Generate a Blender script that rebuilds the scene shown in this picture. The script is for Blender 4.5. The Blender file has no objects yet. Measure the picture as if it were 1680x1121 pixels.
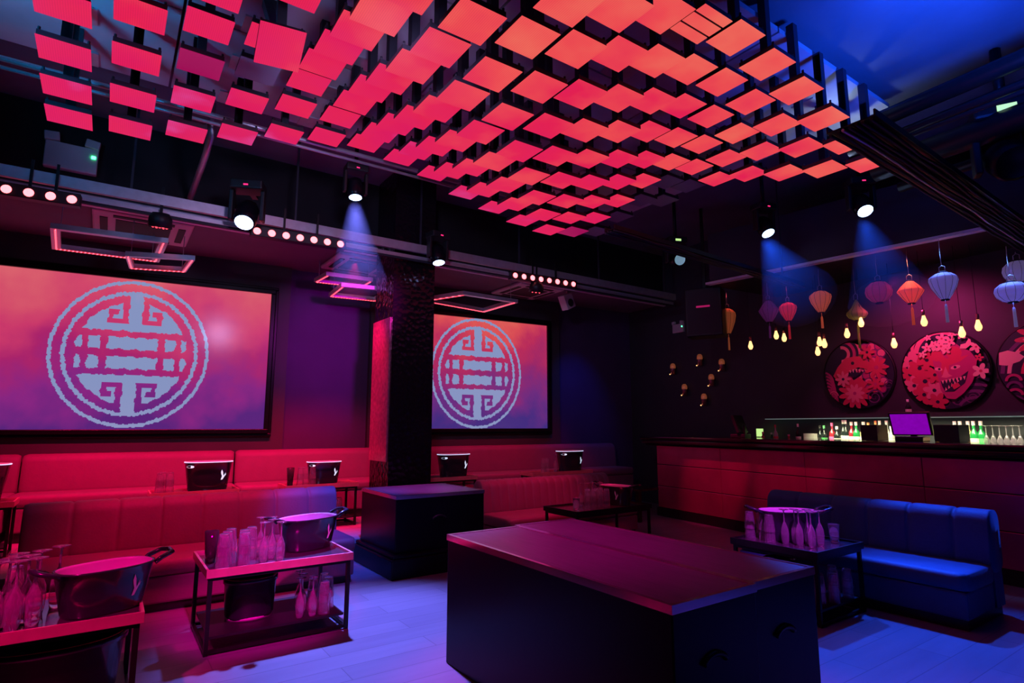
import bpy, math, random
from mathutils import Vector, Matrix
random.seed(7)
PI=math.pi; R=math.radians
col=bpy.context.scene.collection
sc=bpy.context.scene
# ------------------------------------------------------------------ camera and frames
F=950.; CX,CY=840.,560.5; H=1.35
TH=math.atan(138.5/950); YA=R(59.5); ROT=R(4.2413)
fh=Vector((math.cos(YA),math.sin(YA),0)); rt=Vector((math.sin(YA),-math.cos(YA),0)); up=Vector((0,0,1))
fw=math.cos(TH)*fh+math.sin(TH)*up; uu=-math.sin(TH)*fh+math.cos(TH)*up
cd=bpy.data.cameras.new('camera'); cam=bpy.data.objects.new('camera',cd); col.objects.link(cam)
cam.matrix_world=Matrix(((rt.x,uu.x,-fw.x,0),(rt.y,uu.y,-fw.y,0),(rt.z,uu.z,-fw.z,H),(0,0,0,1)))
cd.sensor_width=36; cd.lens=F/1680*36; cd.clip_end=60; cd.clip_start=.05
sc.camera=cam
sc.view_settings.view_transform='Standard'; sc.view_settings.look='None'
sc.view_settings.gamma=1; sc.view_settings.exposure=0.0; sc.view_settings.use_curve_mapping=False
def at(px,py,x=None,y=None,z=None):
    d=fw+(px-CX)/F*rt-(py-CY)/F*uu
    t=x/d.x if x is not None else (y/d.y if y is not None else (z-H)/d.z)
    return Vector((0,0,H))+d*t
cR,sR=math.cos(ROT),math.sin(ROT)
def A(x,y,z=0): return Vector((cR*x-sR*y,sR*x+cR*y,z))
def iA(p): return Vector((cR*p.x+sR*p.y,-sR*p.x+cR*p.y,p.z))
# ------------------------------------------------------------------ materials
def srgb(r,g,b):
    f=lambda c:(c/255/12.92 if c/255<=.04045 else ((c/255+.055)/1.055)**2.4)
    return (f(r),f(g),f(b),1)
def mat(name,c,rough=.5,metal=0,emit=None,es=0,bump=0,bscale=20,coat=0,trans=0,ior=1.45,noise=0,nscale=8,spec=None,sheen=0,alpha=1):
    m=bpy.data.materials.new(name); m.use_nodes=True; nt=m.node_tree; b=nt.nodes['Principled BSDF']
    if len(c)==3: c=(*c,1)
    b.inputs['Base Color'].default_value=c; b.inputs['Roughness'].default_value=rough; b.inputs['Metallic'].default_value=metal
    b.inputs['Coat Weight'].default_value=coat; b.inputs['Coat Roughness'].default_value=.08
    b.inputs['Transmission Weight'].default_value=trans; b.inputs['IOR'].default_value=ior
    if alpha<1: b.inputs['Alpha'].default_value=alpha
    if spec is not None: b.inputs['Specular IOR Level'].default_value=spec
    if sheen: b.inputs['Sheen Weight'].default_value=sheen
    if emit: b.inputs['Emission Color'].default_value=(*emit[:3],1); b.inputs['Emission Strength'].default_value=es
    N=nt.nodes; L=nt.links
    if noise or bump:
        tc=N.new('ShaderNodeTexCoord'); n=N.new('ShaderNodeTexNoise'); n.inputs['Scale'].default_value=nscale; n.inputs['Detail'].default_value=5
        L.new(tc.outputs['Object'],n.inputs['Vector'])
        if noise:
            mx=N.new('ShaderNodeMix'); mx.data_type='RGBA'; mx.inputs[6].default_value=tuple(v*(1-noise) for v in c[:3])+(1,); mx.inputs[7].default_value=tuple(min(1,v*(1+noise)) for v in c[:3])+(1,)
            L.new(n.outputs['Fac'],mx.inputs[0]); L.new(mx.outputs[2],b.inputs['Base Color'])
        if bump:
            n2=N.new('ShaderNodeTexNoise'); n2.inputs['Scale'].default_value=bscale; n2.inputs['Detail'].default_value=4; L.new(tc.outputs['Object'],n2.inputs['Vector'])
            bp=N.new('ShaderNodeBump'); bp.inputs['Strength'].default_value=bump; bp.inputs['Distance'].default_value=.01
            L.new(n2.outputs['Fac'],bp.inputs['Height']); L.new(bp.outputs['Normal'],b.inputs['Normal'])
    return m
M={}
M['wall']=mat('dark_wall_paint',(.07,.03,.12),.7,noise=.25,nscale=2,bump=.15,bscale=30)
M['surround']=mat('dark_surround',(.05,.045,.055),.6,noise=.2,nscale=3)
M['barwall']=mat('bar_wall_paint',(.045,.045,.06),.6,noise=.2,nscale=3)
M['ceiling']=mat('ceiling_paint',(.13,.15,.2),.8,noise=.35,nscale=1.5,bump=.2,bscale=12)
M['lowceil']=mat('low_ceiling_paint',(.16,.13,.18),.7,noise=.15,nscale=2)
M['black']=mat('black_paint',(.012,.012,.014),.45,noise=.3,nscale=6)
M['fascia']=mat('black_fascia',(.012,.01,.013),.8,noise=.3,nscale=3)
M['gloss']=mat('black_gloss',(.004,.004,.008),.32,spec=.22)
M['blackmetal']=mat('black_metal',(.02,.02,.022),.38,metal=.6,noise=.2,nscale=20)
M['steel']=mat('grey_steel',(.6,.6,.66),.42,metal=.7,noise=.2,nscale=14)
M['trim']=mat('pale_edge_trim',(.75,.75,.8),.55,noise=.25,nscale=5)
M['panelw']=mat('white_board',(.5,.55,.62),.6,noise=.2,nscale=3)
M['stem']=mat('dark_stem_metal',(.03,.03,.045),.5)
M['velvet']=mat('velvet_upholstery',(.21,.07,.14),.62,bump=.2,bscale=60,noise=.12,nscale=9,sheen=.1)
M['velvetb']=mat('dark_velvet_upholstery',(.02,.1,.22),.6,bump=.2,bscale=60,noise=.15,nscale=9,sheen=.1)
M['copper']=mat('copper_table_tray',(.9,.35,.38),.36,metal=.6,noise=.2,nscale=14)
M['tray']=mat('mirror_tray_top',(.16,.14,.18),.12,metal=.7,coat=.5)
M['blocktop']=mat('dark_wood_top',(.1,.07,.09),.33,noise=.5,nscale=5)
M['blockedge']=mat('metal_edge_trim',(.9,.5,.6),.16,metal=.9)
M['bucket']=mat('black_bucket_plastic',(.02,.02,.035),.22,coat=.3)
M['bucketin']=mat('bucket_liner',(.6,.4,.6),.3,coat=.2)
M['birdw']=mat('white_bird_print',(.8,.72,.85),.4)
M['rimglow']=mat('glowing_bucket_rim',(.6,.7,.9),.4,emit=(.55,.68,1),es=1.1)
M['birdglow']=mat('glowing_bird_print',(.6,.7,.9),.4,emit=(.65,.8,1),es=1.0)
M['glass']=mat('clear_glass',(.98,.88,.98),.04,trans=.91,ior=1.42,coat=.6)
M['dkglass']=mat('dark_tinted_glass',(.1,.06,.08),.08,trans=.7,ior=1.4)
M['white']=mat('white_plastic',(.6,.58,.62),.5)
M['grille']=mat('black_grille',(.03,.03,.03),.6)
M['red_led']=mat('red_led_dot',(1,.1,.1),.4,emit=(1,.06,.09),es=2.6)
M['red_lamp']=mat('red_lamp_lens',(1,.2,.2),.4,emit=(1,.13,.15),es=5)
M['blue_lens']=mat('blue_white_lens',(1,1,1),.4,emit=(.35,.55,1),es=9)
M['dim_lens']=mat('dim_glow_lens',(.5,.7,.8),.1,emit=(.3,.6,.75),es=.35)  # lens has a weak glow of its own
M['green_dot']=mat('green_indicator',(0,1,.3),.4,emit=(.05,1,.3),es=9)
M['lcd']=mat('green_lcd',(.6,1,.4),.4,emit=(.6,1,.3),es=.9)
M['red_dot']=mat('red_indicator',(1,0,.1),.4,emit=(1,.02,.15),es=2)
M['bulb']=mat('warm_bulb_glass',(1,.8,.5),.2,emit=(1,.5,.18),es=2.2)
M['filament']=mat('bulb_filament',(1,.9,.6),.3,emit=(1,.8,.5),es=30)
M['socket']=mat('copper_lamp_socket',(.5,.2,.2),.3,metal=.8)
M['sconce']=mat('copper_sconce',(.75,.32,.2),.3,metal=.7,emit=(1,.25,.1),es=.12)
M['cord']=mat('pale_cord',(.5,.5,.5),.6)
M['dkcord']=mat('black_cord',(.02,.02,.03),.6)
M['till']=mat('black_till_plastic',(.015,.015,.02),.35)
M['backlit']=mat('lit_shelf_edge',(.5,.6,.6),.4,emit=(.45,.6,.6),es=.2)
M['shelf']=mat('grey_back_counter',(.2,.22,.22),.4)
M['barfront']=mat('bronze_bar_panel',(.8,.1,.3),.34,metal=.75,noise=.35,nscale=2.5,bump=.1,bscale=4); M['barfront'].node_tree.nodes['Principled BSDF'].inputs['Anisotropic'].default_value=.7
M['bartop']=mat('black_bar_top',(.012,.01,.014),.14,coat=.6)
def dots():
    m=mat('red_led_strip',(.3,.02,.03),.4,emit=(1,.05,.08),es=1); nt=m.node_tree; N=nt.nodes; L=nt.links; b=N['Principled BSDF']
    tc=N.new('ShaderNodeTexCoord'); d=N.new('ShaderNodeVectorMath'); d.operation='DOT_PRODUCT'; d.inputs[1].default_value=(180,150,0); L.new(tc.outputs['Object'],d.inputs[0])
    s=N.new('ShaderNodeMath'); s.operation='SINE'; L.new(d.outputs['Value'],s.inputs[0]); r=N.new('ShaderNodeMapRange'); r.inputs[1].default_value=.0; r.inputs[2].default_value=.7; r.inputs[3].default_value=.8; r.inputs[4].default_value=9
    L.new(s.outputs[0],r.inputs[0]); L.new(r.outputs[0],b.inputs['Emission Strength']); return m
M['led_dots']=dots()
# floor : vinyl planks with faint scuffs
def floor_mat(name,c1,c2,rough):
    m=mat(name,c1,rough); nt=m.node_tree; N=nt.nodes; L=nt.links; b=N['Principled BSDF']
    tc=N.new('ShaderNodeTexCoord'); mp=N.new('ShaderNodeMapping'); mp.inputs['Rotation'].default_value=(0,0,-ROT)
    br=N.new('ShaderNodeTexBrick'); br.inputs['Scale'].default_value=1; br.inputs['Brick Width'].default_value=1.2; br.inputs['Row Height'].default_value=.19; br.inputs['Mortar Size'].default_value=.003
    br.inputs['Color1'].default_value=(*c1,1); br.inputs['Color2'].default_value=(*c2,1); br.inputs['Mortar'].default_value=(*[v*.5 for v in c1],1)
    L.new(tc.outputs['Object'],mp.inputs['Vector']); L.new(mp.outputs['Vector'],br.inputs['Vector'])
    n=N.new('ShaderNodeTexNoise'); n.inputs['Scale'].default_value=3; n.inputs['Detail'].default_value=6
    m2=N.new('ShaderNodeMapping'); m2.inputs['Scale'].default_value=(.5,4,1); L.new(mp.outputs['Vector'],m2.inputs['Vector']); L.new(m2.outputs['Vector'],n.inputs['Vector'])
    mx=N.new('ShaderNodeMix'); mx.data_type='RGBA'; mx.blend_type='MULTIPLY'; mx.inputs[0].default_value=.35
    L.new(br.outputs['Color'],mx.inputs[6]); L.new(n.outputs['Fac'],mx.inputs[7]); L.new(mx.outputs[2],b.inputs['Base Color'])
    return m
M['floor']=floor_mat('vinyl_plank_floor',(.24,.23,.27),(.2,.19,.23),.36)
M['platform']=floor_mat('raised_floor_planks',(.5,.42,.45),(.42,.36,.4),.5)
# wood top : stretched grain
nt=M['blocktop'].node_tree
for n in nt.nodes:
    if n.type=='TEX_NOISE':
        mp=nt.nodes.new('ShaderNodeMapping'); mp.inputs['Scale'].default_value=(14,1.2,1); src=n.inputs['Vector'].links[0].from_socket
        nt.links.new(src,mp.inputs['Vector']); nt.links.new(mp.outputs['Vector'],n.inputs['Vector'])
# pillar foil
def foil():
    m=mat('crinkled_black_mirror',(.03,.02,.03),.18,metal=.7); nt=m.node_tree; N=nt.nodes; L=nt.links; b=N['Principled BSDF']
    tc=N.new('ShaderNodeTexCoord'); v=N.new('ShaderNodeTexVoronoi'); v.inputs['Scale'].default_value=18; L.new(tc.outputs['Object'],v.inputs['Vector'])
    bp=N.new('ShaderNodeBump'); bp.inputs['Strength'].default_value=.5; bp.inputs['Distance'].default_value=.015; L.new(v.outputs['Distance'],bp.inputs['Height']); L.new(bp.outputs['Normal'],b.inputs['Normal'])
    return m
M['foil']=foil()
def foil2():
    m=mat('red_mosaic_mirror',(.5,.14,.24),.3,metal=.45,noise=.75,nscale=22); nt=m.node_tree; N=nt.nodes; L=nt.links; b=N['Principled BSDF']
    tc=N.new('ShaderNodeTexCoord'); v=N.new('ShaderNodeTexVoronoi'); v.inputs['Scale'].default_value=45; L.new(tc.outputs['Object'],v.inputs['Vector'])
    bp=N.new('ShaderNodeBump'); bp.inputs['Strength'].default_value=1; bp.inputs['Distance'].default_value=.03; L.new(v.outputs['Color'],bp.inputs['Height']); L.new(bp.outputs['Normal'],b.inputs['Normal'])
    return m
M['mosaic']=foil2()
# LED content : pictures shown by the screens and by the ceiling panels
def led(name,stops,scale,noise_amt,base,gx,gy,gz,strength,lines=0,rough=.35,ldir=(1,0,0),lscale=60,spec=.5):
    """emission colour = ramp(base + g . position + noise)"""
    m=mat(name,(.02,.02,.02),rough,spec=spec); nt=m.node_tree; N=nt.nodes; L=nt.links; b=N['Principled BSDF']
    g=N.new('ShaderNodeNewGeometry')
    dp=N.new('ShaderNodeVectorMath'); dp.operation='DOT_PRODUCT'; dp.inputs[1].default_value=(gx,gy,gz); L.new(g.outputs['Position'],dp.inputs[0])
    n=N.new('ShaderNodeTexNoise'); n.inputs['Scale'].default_value=scale; n.inputs['Detail'].default_value=4; L.new(g.outputs['Position'],n.inputs['Vector'])
    ma=N.new('ShaderNodeMath'); ma.operation='MULTIPLY_ADD'; ma.inputs[1].default_value=noise_amt; ma.inputs[2].default_value=base-noise_amt*.5
    L.new(n.outputs['Fac'],ma.inputs[0])
    ad=N.new('ShaderNodeMath'); ad.operation='ADD'; L.new(dp.outputs['Value'],ad.inputs[0]); L.new(ma.outputs[0],ad.inputs[1])
    r=N.new('ShaderNodeValToRGB'); L.new(ad.outputs[0],r.inputs[0]); cr=r.color_ramp
    while len(cr.elements)<len(stops): cr.elements.new(.5)
    for e,(p,c) in zip(cr.elements,stops): e.position=p; e.color=srgb(*c)
    out=r.outputs[0]
    if lines:
        w=N.new('ShaderNodeTexWave'); w.inputs['Scale'].default_value=lscale; w.inputs['Distortion'].default_value=0
        dm=N.new('ShaderNodeVectorMath'); dm.operation='DOT_PRODUCT'; dm.inputs[1].default_value=ldir; L.new(g.outputs['Position'],dm.inputs[0])
        cx=N.new('ShaderNodeCombineXYZ'); L.new(dm.outputs['Value'],cx.inputs[0]); L.new(cx.outputs[0],w.inputs['Vector'])
        mr=N.new('ShaderNodeMapRange'); mr.inputs[3].default_value=1-lines; mr.inputs[4].default_value=1; L.new(w.outputs['Fac'],mr.inputs[0])
        mx=N.new('ShaderNodeMix'); mx.data_type='RGBA'; mx.blend_type='MULTIPLY'; mx.inputs[0].default_value=1; L.new(out,mx.inputs[6]); L.new(mr.outputs[0],mx.inputs[7]); out=mx.outputs[2]
    L.new(out,b.inputs['Emission Color']); b.inputs['Emission Strength'].default_value=strength
    return m
# ------------------------------------------------------------------ mesh builder
class MB:
    def __init__(s): s.v=[];s.f=[];s.m=[];s.sm=[]
    def add(s,vs,fs,mi=0,smooth=False):
        o=len(s.v); s.v+= [tuple(v) for v in vs]
        for f in fs: s.f.append([i+o for i in f]); s.m.append(mi); s.sm.append(smooth)
        return s
    def box(s,x0,y0,z0,x1,y1,z1,mi=0,T=None):
        vs=[Vector(p) for p in((x0,y0,z0),(x1,y0,z0),(x1,y1,z0),(x0,y1,z0),(x0,y0,z1),(x1,y0,z1),(x1,y1,z1),(x0,y1,z1))]
        if T is not None: vs=[T@v for v in vs]
        return s.add(vs,[(0,3,2,1),(4,5,6,7),(0,1,5,4),(1,2,6,5),(2,3,7,6),(3,0,4,7)],mi)
    def tube(s,pts,r,n=8,mi=0,cap=True,smooth=True):
        pts=[Vector(p) for p in pts]; rs=r if isinstance(r,(list,tuple)) else [r]*len(pts)
        vs=[];fs=[]
        for i,p in enumerate(pts):
            d=(pts[min(i+1,len(pts)-1)]-pts[max(i-1,0)]).normalized()
            a=Vector((0,0,1)) if abs(d.z)<.9 else Vector((1,0,0))
            u=d.cross(a).normalized(); w=d.cross(u)
            for k in range(n):
                t=2*PI*(k+.5)/n; vs.append(p+rs[i]*(math.cos(t)*u+math.sin(t)*w))
        for i in range(len(pts)-1):
            for k in range(n):
                a=i*n+k;b=i*n+(k+1)%n; fs.append((a,b,b+n,a+n))
        s.add(vs,fs,mi,smooth)
        if cap:
            o=len(vs); s.f.append([len(s.v)-o+k for k in range(n)][::-1]); s.m.append(mi); s.sm.append(False)
            s.f.append([len(s.v)-n+k for k in range(n)]); s.m.append(mi); s.sm.append(False)
        return s
    def lathe(s,prof,n=20,mi=0,cx=0,cy=0,sx=1,sy=1,smooth=True,power=2,T=None,mis=None):
        vs=[];fs=[]
        for (r,z) in prof:
            for k in range(n):
                t=2*PI*k/n; c,q=math.cos(t),math.sin(t)
                e=2/power
                c=math.copysign(abs(c)**e,c); q=math.copysign(abs(q)**e,q)
                v=Vector((cx+r*c*sx,cy+r*q*sy,z)); vs.append(T@v if T is not None else v)
        for i in range(len(prof)-1):
            for k in range(n):
                a=i*n+k;b=i*n+(k+1)%n; fs.append((a,b,b+n,a+n))
        if mis is None: s.add(vs,fs,mi,smooth)
        else:
            o=len(s.v); s.v+=[tuple(v) for v in vs]
            for q,f in enumerate(fs): s.f.append([i+o for i in f]); s.m.append(mis[q//n]); s.sm.append(smooth)
        return s
    def poly(s,pts,mi=0): return s.add(pts,[list(range(len(pts)))],mi)
    def prism(s,pts,a,b,mi=0):
        """pts: list of 3d points (base); extruded by vector a->b offset"""
        n=len(pts); lo=[Vector(p)+Vector(a) for p in pts]; hi=[Vector(p)+Vector(b) for p in pts]
        fs=[tuple(range(n))[::-1],tuple(range(n,2*n))]+[(k,(k+1)%n,(k+1)%n+n,k+n) for k in range(n)]
        return s.add(lo+hi,fs,mi)
    def grid(s,rows,mi=0,smooth=True,closed=False):
        nr=len(rows);nc=len(rows[0]); vs=[p for r in rows for p in r]; fs=[]
        for i in range(nr-1):
            for k in range(nc if closed else nc-1):
                a=i*nc+k;b=i*nc+(k+1)%nc; fs.append((a,b,b+nc,a+nc))
        return s.add(vs,fs,mi,smooth)
    def build(s,name,mats,parent=None,loc=None,rz=None,bevel=0,label=None):
        me=bpy.data.meshes.new(name); me.from_pydata(s.v,[],s.f)
        if not isinstance(mats,(list,tuple)): mats=[mats]
        for m in mats: me.materials.append(M[m] if isinstance(m,str) else m)
        me.polygons.foreach_set('material_index',s.m); me.polygons.foreach_set('use_smooth',s.sm); me.update()
        o=bpy.data.objects.new(name,me); col.objects.link(o)
        if parent: o.parent=parent
        if loc is not None: o.location=loc
        if rz is not None: o.rotation_euler=(0,0,rz)
        if bevel:
            bm=o.modifiers.new('bevel','BEVEL'); bm.width=bevel; bm.segments=2; bm.limit_method='ANGLE'; bm.angle_limit=R(40)
        if label: o['label']=label
        return o
def tag(o,label,cat,group=None,kind=None):
    if kind: o['kind']=kind
    if label: o['label']=label
    if cat: o['category']=cat
    if group: o['group']=group
    return o
def thing(name,label,cat,loc=(0,0,0),rz=0,group=None):
    o=bpy.data.objects.new(name,None); o.empty_display_size=.1; col.objects.link(o); o.location=loc; o.rotation_euler=(0,0,rz)
    return tag(o,label,cat,group)
def dup(root,loc,rz=None,label=None,group=None,scale=None):
    r=root.copy(); col.objects.link(r); r.location=loc
    if rz is not None: r.rotation_euler=(0,0,rz)
    if label: r['label']=label
    if group: r['group']=group
    if scale: r.scale=(scale,)*3
    def cp(a,b):
        for ch in a.children:
            c=ch.copy(); col.objects.link(c); c.parent=b; cp(ch,c)
    cp(root,r); return r
class Proto:
    """first use moves the original, later uses copy it"""
    def __init__(s,root): s.r=root; s.used=False
    def put(s,loc,rz=0,label=None,group=None,scale=None):
        if not s.used:
            s.used=True; s.r.location=loc; s.r.rotation_euler=(0,0,rz)
            if label: s.r['label']=label
            if group: s.r['group']=group
            if scale: s.r.scale=(scale,)*3
            return s.r
        return dup(s.r,loc,rz,label,group,scale)
def structure(name,mb,m,**k):
    o=mb.build(name,m,**k); o['kind']='structure'; return o
def ordw(n): return ['first','second','third','fourth','fifth','sixth','seventh','eighth','ninth','tenth','eleventh','twelfth','thirteenth','fourteenth','fifteenth','sixteenth'][n]
ZC=4.4; YW=8.3; XB=7.5; ZP=.2; ZL=3.5; ZBL=3.2
# ------------------------------------------------------------------ room shell
structure('floor',MB().box(-6,-3,-.1,9,9,0),'floor')
structure('ceiling',MB().box(-6,-3,ZC,9,9,ZC+.1),'ceiling')
structure('wall_back',MB().box(-6,YW,0,9,YW+.15,ZC),'wall')
structure('wall_right',MB().box(XB,-3,0,XB+.15,YW,ZC),'barwall')
structure('wall_left',MB().box(-6.15,-3,0,-6,YW,ZC),'black')
structure('wall_front',MB().box(-6,-3.15,0,XB,-3,ZC),'black')
p=MB(); y0=6.0
q=[A(-7,y0),A(8.2,y0)]; q=[Vector((-6,A(-6,y0).y,0)),Vector((XB,A(XB,y0).y,0)),Vector((XB,YW,0)),Vector((-6,YW,0))]
# raised seating area ends before the bar
q[1]=A(5.9,y0); q.insert(2,Vector((A(5.9,y0).x,YW,0))); q[3]=Vector((A(5.9,y0).x,YW,0)); 
q=[Vector((-6,A(-6,y0).y,0)),A(5.9,y0),Vector((A(5.9,y0).x+.1,YW,0)),Vector((-6,YW,0))]
structure('floor_platform',MB().prism(q,(0,0,0),(0,0,ZP)),'platform')
# low ceiling over the banquettes, with its black front fascia and pale edge trim
e0=A(-6.5,6.8);e1=A(7.9,6.8); e0=Vector((-6,e0.y,0)); e1=Vector((XB,e1.y,0))
structure('ceiling_low',MB().prism([e0,e1,Vector((XB,YW,0)),Vector((-6,YW,0))],(0,0,ZL),(0,0,ZL+.08)),'lowceil')
structure('trim_fascia',MB().prism([e0+Vector((0,.02,0)),e1+Vector((0,.02,0)),e1+Vector((0,.1,0)),e0+Vector((0,.1,0))],(0,0,ZL+.08),(0,0,ZC)),'fascia')
structure('trim_edge',MB().prism([e0-Vector((0,.03,0)),e1-Vector((0,.03,0)),e1+Vector((0,.02,0)),e0+Vector((0,.02,0))],(0,0,ZL-.04),(0,0,ZL+.06)),'trim')
# low ceiling over the bar
b0=Vector((6.10,5.15,0)); b1=Vector((6.85,1.2,0)); b2=Vector((7.1,-.5,0))
structure('ceiling_bar',MB().prism([b0,b1,b2,Vector((XB,-.5,0)),Vector((XB,5.15,0))],(0,0,ZBL),(0,0,ZBL+.06)),'black')
d=(b1-b0).normalized(); n_=Vector((-d.y,d.x,0))*-1
structure('trim_bar_fascia',MB().prism([b0,b1,b1+Vector((.06,0,0)),b0+Vector((.06,0,0))],(0,0,ZBL+.06),(0,0,3.9)),'barwall')
structure('trim_bar_edge',MB().prism([b0-Vector((.09,0,0)),b1-Vector((.09,0,0)),b1,b0],(0,0,ZBL),(0,0,ZBL+.03)),'trim')
# thick surrounds behind the two screens
structure('trim_1',MB().box(-2.75,YW-.1,ZP,1.32,YW,ZL),'surround')
structure('trim_2',MB().box(2.45,YW-.1,ZP,5.79,YW,ZL),'surround')
# ceiling joists and ducts on the right, running toward the screens
for i,(pa,pb,z,w) in enumerate((((1395,205),(1660,118),4.0,.07),((1445,226),(1660,150),3.8,.035),((1440,238),(1640,172),3.7,.02),((1500,262),(1680,185),3.7,.11),((1530,287),(1680,245),3.6,.05))):
    a_=at(*pa,z=z); c_=at(*pb,z=z); xm=(a_.x+c_.x)/2; ya=max(a_.y,c_.y)+.3; yb=-.6
    x_=min(max(xm,3.5),6.0)
    k=x_
    tag(MB().tube([(k,ya,z),(k,yb,z)],w,10).build('ceiling_pipe','blackmetal'),['thick black pipe crossing under the ceiling beyond the white boards','thin black conduit second below the ceiling at upper right','thinnest black conduit under the ceiling at upper right','widest round black duct at upper right above the bar edge','black duct lowest of the pipes at upper right'][i],'pipe')
# ------------------------------------------------------------------ hanging LED panel array
ZT={}
for s_ in """12,4,2.867 13,4,2.807 14,4,2.728 15,4,2.61 16,4,2.506 17,4,2.432 7,5,2.373 8,5,2.438 9,5,2.521 10,5,2.648 11,5,2.751 13,5,2.872 14,5,2.83 15,5,2.742 16,5,2.639 17,5,2.528 6,6,2.511 7,6,2.443 8,6,2.404 11,6,2.648 12,6,2.764 13,6,2.855 14,6,2.885 15,6,2.839 16,6,2.769 17,6,2.643 6,7,2.644 7,7,2.535 8,7,2.452 9,7,2.414 13,7,2.79 14,7,2.85 15,7,2.899 16,7,2.857 6,8,2.76 7,8,2.655 8,8,2.543 9,8,2.465 10,8,2.41 11,8,2.478 12,8,2.564 15,8,2.864 16,8,2.916 2,9,2.628 3,9,2.751 4,9,2.84 6,9,2.851 7,9,2.786 8,9,2.659 9,9,2.563 10,9,2.474 11,9,2.432 12,9,2.493 13,9,2.57 17,9,2.934 2,10,2.538 3,10,2.653 4,10,2.765 5,10,2.86 6,10,2.911 7,10,2.861 8,10,2.782 9,10,2.683 10,10,2.573 12,10,2.445 13,10,2.498 2,11,2.478 3,11,2.549 4,11,2.677 5,11,2.801 6,11,2.888 7,11,2.913 8,11,2.879 13,11,2.465 4,12,2.57 5,12,2.67 6,12,2.797 7,12,2.889 8,12,2.942 13,12,2.52 8,4,2.42 9,4,2.555 10,4,2.715 11,4,2.805 12,5,2.835 9,6,2.455 10,6,2.54 10,7,2.465 11,7,2.55 12,7,2.665 13,8,2.675 14,8,2.78 14,9,2.68 15,9,2.795 14,10,2.585 15,10,2.69 14,11,2.515 15,11,2.6 14,12,2.48 15,12,2.535 9,11,2.805 9,12,2.895 10,11,2.695 10,12,2.82 11,10,2.49 11,11,2.58 11,12,2.69 12,11,2.505 12,12,2.6 2,12,2.445 3,12,2.48 5,9,2.895 5,7,2.76 4,8,2.84 6,5,2.405 17,7,2.785 17,8,2.875 16,9,2.885 16,10,2.79 17,10,2.88 16,11,2.7 16,12,2.62 3,8,2.85 5,8,2.6""".split():
    a_,b_,c_=s_.split(','); ZT[(int(a_),int(b_))]=float(c_)
stopsT=[(0,(170,80,190)),(.14,(225,70,150)),(.28,(228,28,98)),(.5,(236,34,84)),(.72,(246,80,84)),(1,(248,125,100))]
# picture tint with the viewing-angle shift painted in: warm near the dance floor, crimson far away, violet by the screens
gA=Vector((.02,-.135,.0)); gw=(cR*gA.x-sR*gA.y,sR*gA.x+cR*gA.y,0)
M['led_tile']=led('ceiling_led_picture',stopsT,1.6,.85,.97,gw[0],gw[1],0,.95,lines=.1,ldir=(cR,sR,0),lscale=26,rough=.4,spec=.25)
M['led_dim']=led('dim_led_picture',[(0,(150,10,90)),(1,(190,20,90))],2,.5,.5,0,0,0,.8)
M['led_off']=mat('unlit_led_face',(.3,.32,.4),.35)
M['tileedge']=mat('panel_housing',(.02,.015,.025),.5)
def tile_proto(face,z):
    pass
off={(5,10),(16,9),(17,9),(16,10),(17,10),(16,11),(16,12)}; dim={(4,10),(15,12)}
protoT={}
def tile_parts(root,kind,ln):
    hs=.135
    if kind=='split':
        b=MB()
        for y_0,y_1 in ((-.135,-.065),(-.05,.04),(.055,.135)): b.box(-hs,y_0,0,hs,y_1,.003)
        b.build('led_face','led_tile',root)
    else:
        MB().box(-hs,-hs,0,hs,hs,.004).build('led_face',{'on':'led_tile','dim':'led_dim','off':'led_off'}[kind],root)
    h=MB().box(-hs+.004,-hs+.004,.0042,hs-.004,hs-.004,.04); h.box(-.09,-.09,.04,.09,.09,.055)
    for sx in(-.12,.12): 
        for sy in(-.12,.12): h.tube([(sx,sy,.04),(sx,sy,.062)],.008,6)
    h.build('housing','tileedge',root)
def tile_label(i,j,kind):
    row=12-j; rows=['nearest the screens','second from the screens','third from the screens','fourth from the screens','fifth from the screens','sixth from the screens','seventh from the screens','second nearest the bar side','nearest the bar side']
    cs=sorted(a for a,b in ZT if b==j); k=cs.index(i)
    w={'on':'glowing red','dim':'dim magenta','off':'unlit grey','split':'glowing red three-strip'}[kind]
    return f"{w} ceiling panel, {ordw(k)} from left in the row {rows[row]}"
for (i,j),z in sorted(ZT.items()):
    kind='off' if (i,j) in off else 'dim' if (i,j) in dim else 'split' if (i,j)==(11,4) else 'on'
    z=H+.9*z; loc=A(.9*(2.0006+.4078*(i-8)),.9*(3.946+.4109*(j-8)),z)
    rz=ROT
    lab=tile_label(i,j,kind)
    if (i,j)==(5,8): lab='glowing orange-red ceiling panel hanging lower and tilted, overlapping the one behind'
    r_=thing('hanging_square_light',lab,'light panel',loc,rz,'square glowing panels of the wave ceiling')
    if kind not in protoT:
        tile_parts(r_,kind,0); protoT[kind]=r_
    else:
        for ch in protoT[kind].children:
            c=ch.copy(); col.objects.link(c); c.parent=r_
    if (i,j)==(5,8): r_.rotation_euler=(R(-30),R(-6),ROT)
    # hanging stem up to the boards
    st=MB(); top=4.25-z
    st.box(-.028,-.028,.055,.028,.028,top)
    s_=st.build('stem','stem',r_)
    if (i,j)==(5,8): s_.rotation_euler=(R(30),R(6),0)
bx=[(-1.6,.2),(.22,2.03),(2.05,3.86),(3.88,5.69)]; by=[(2.1,3.22),(3.24,4.36),(4.38,5.5)]
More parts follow.
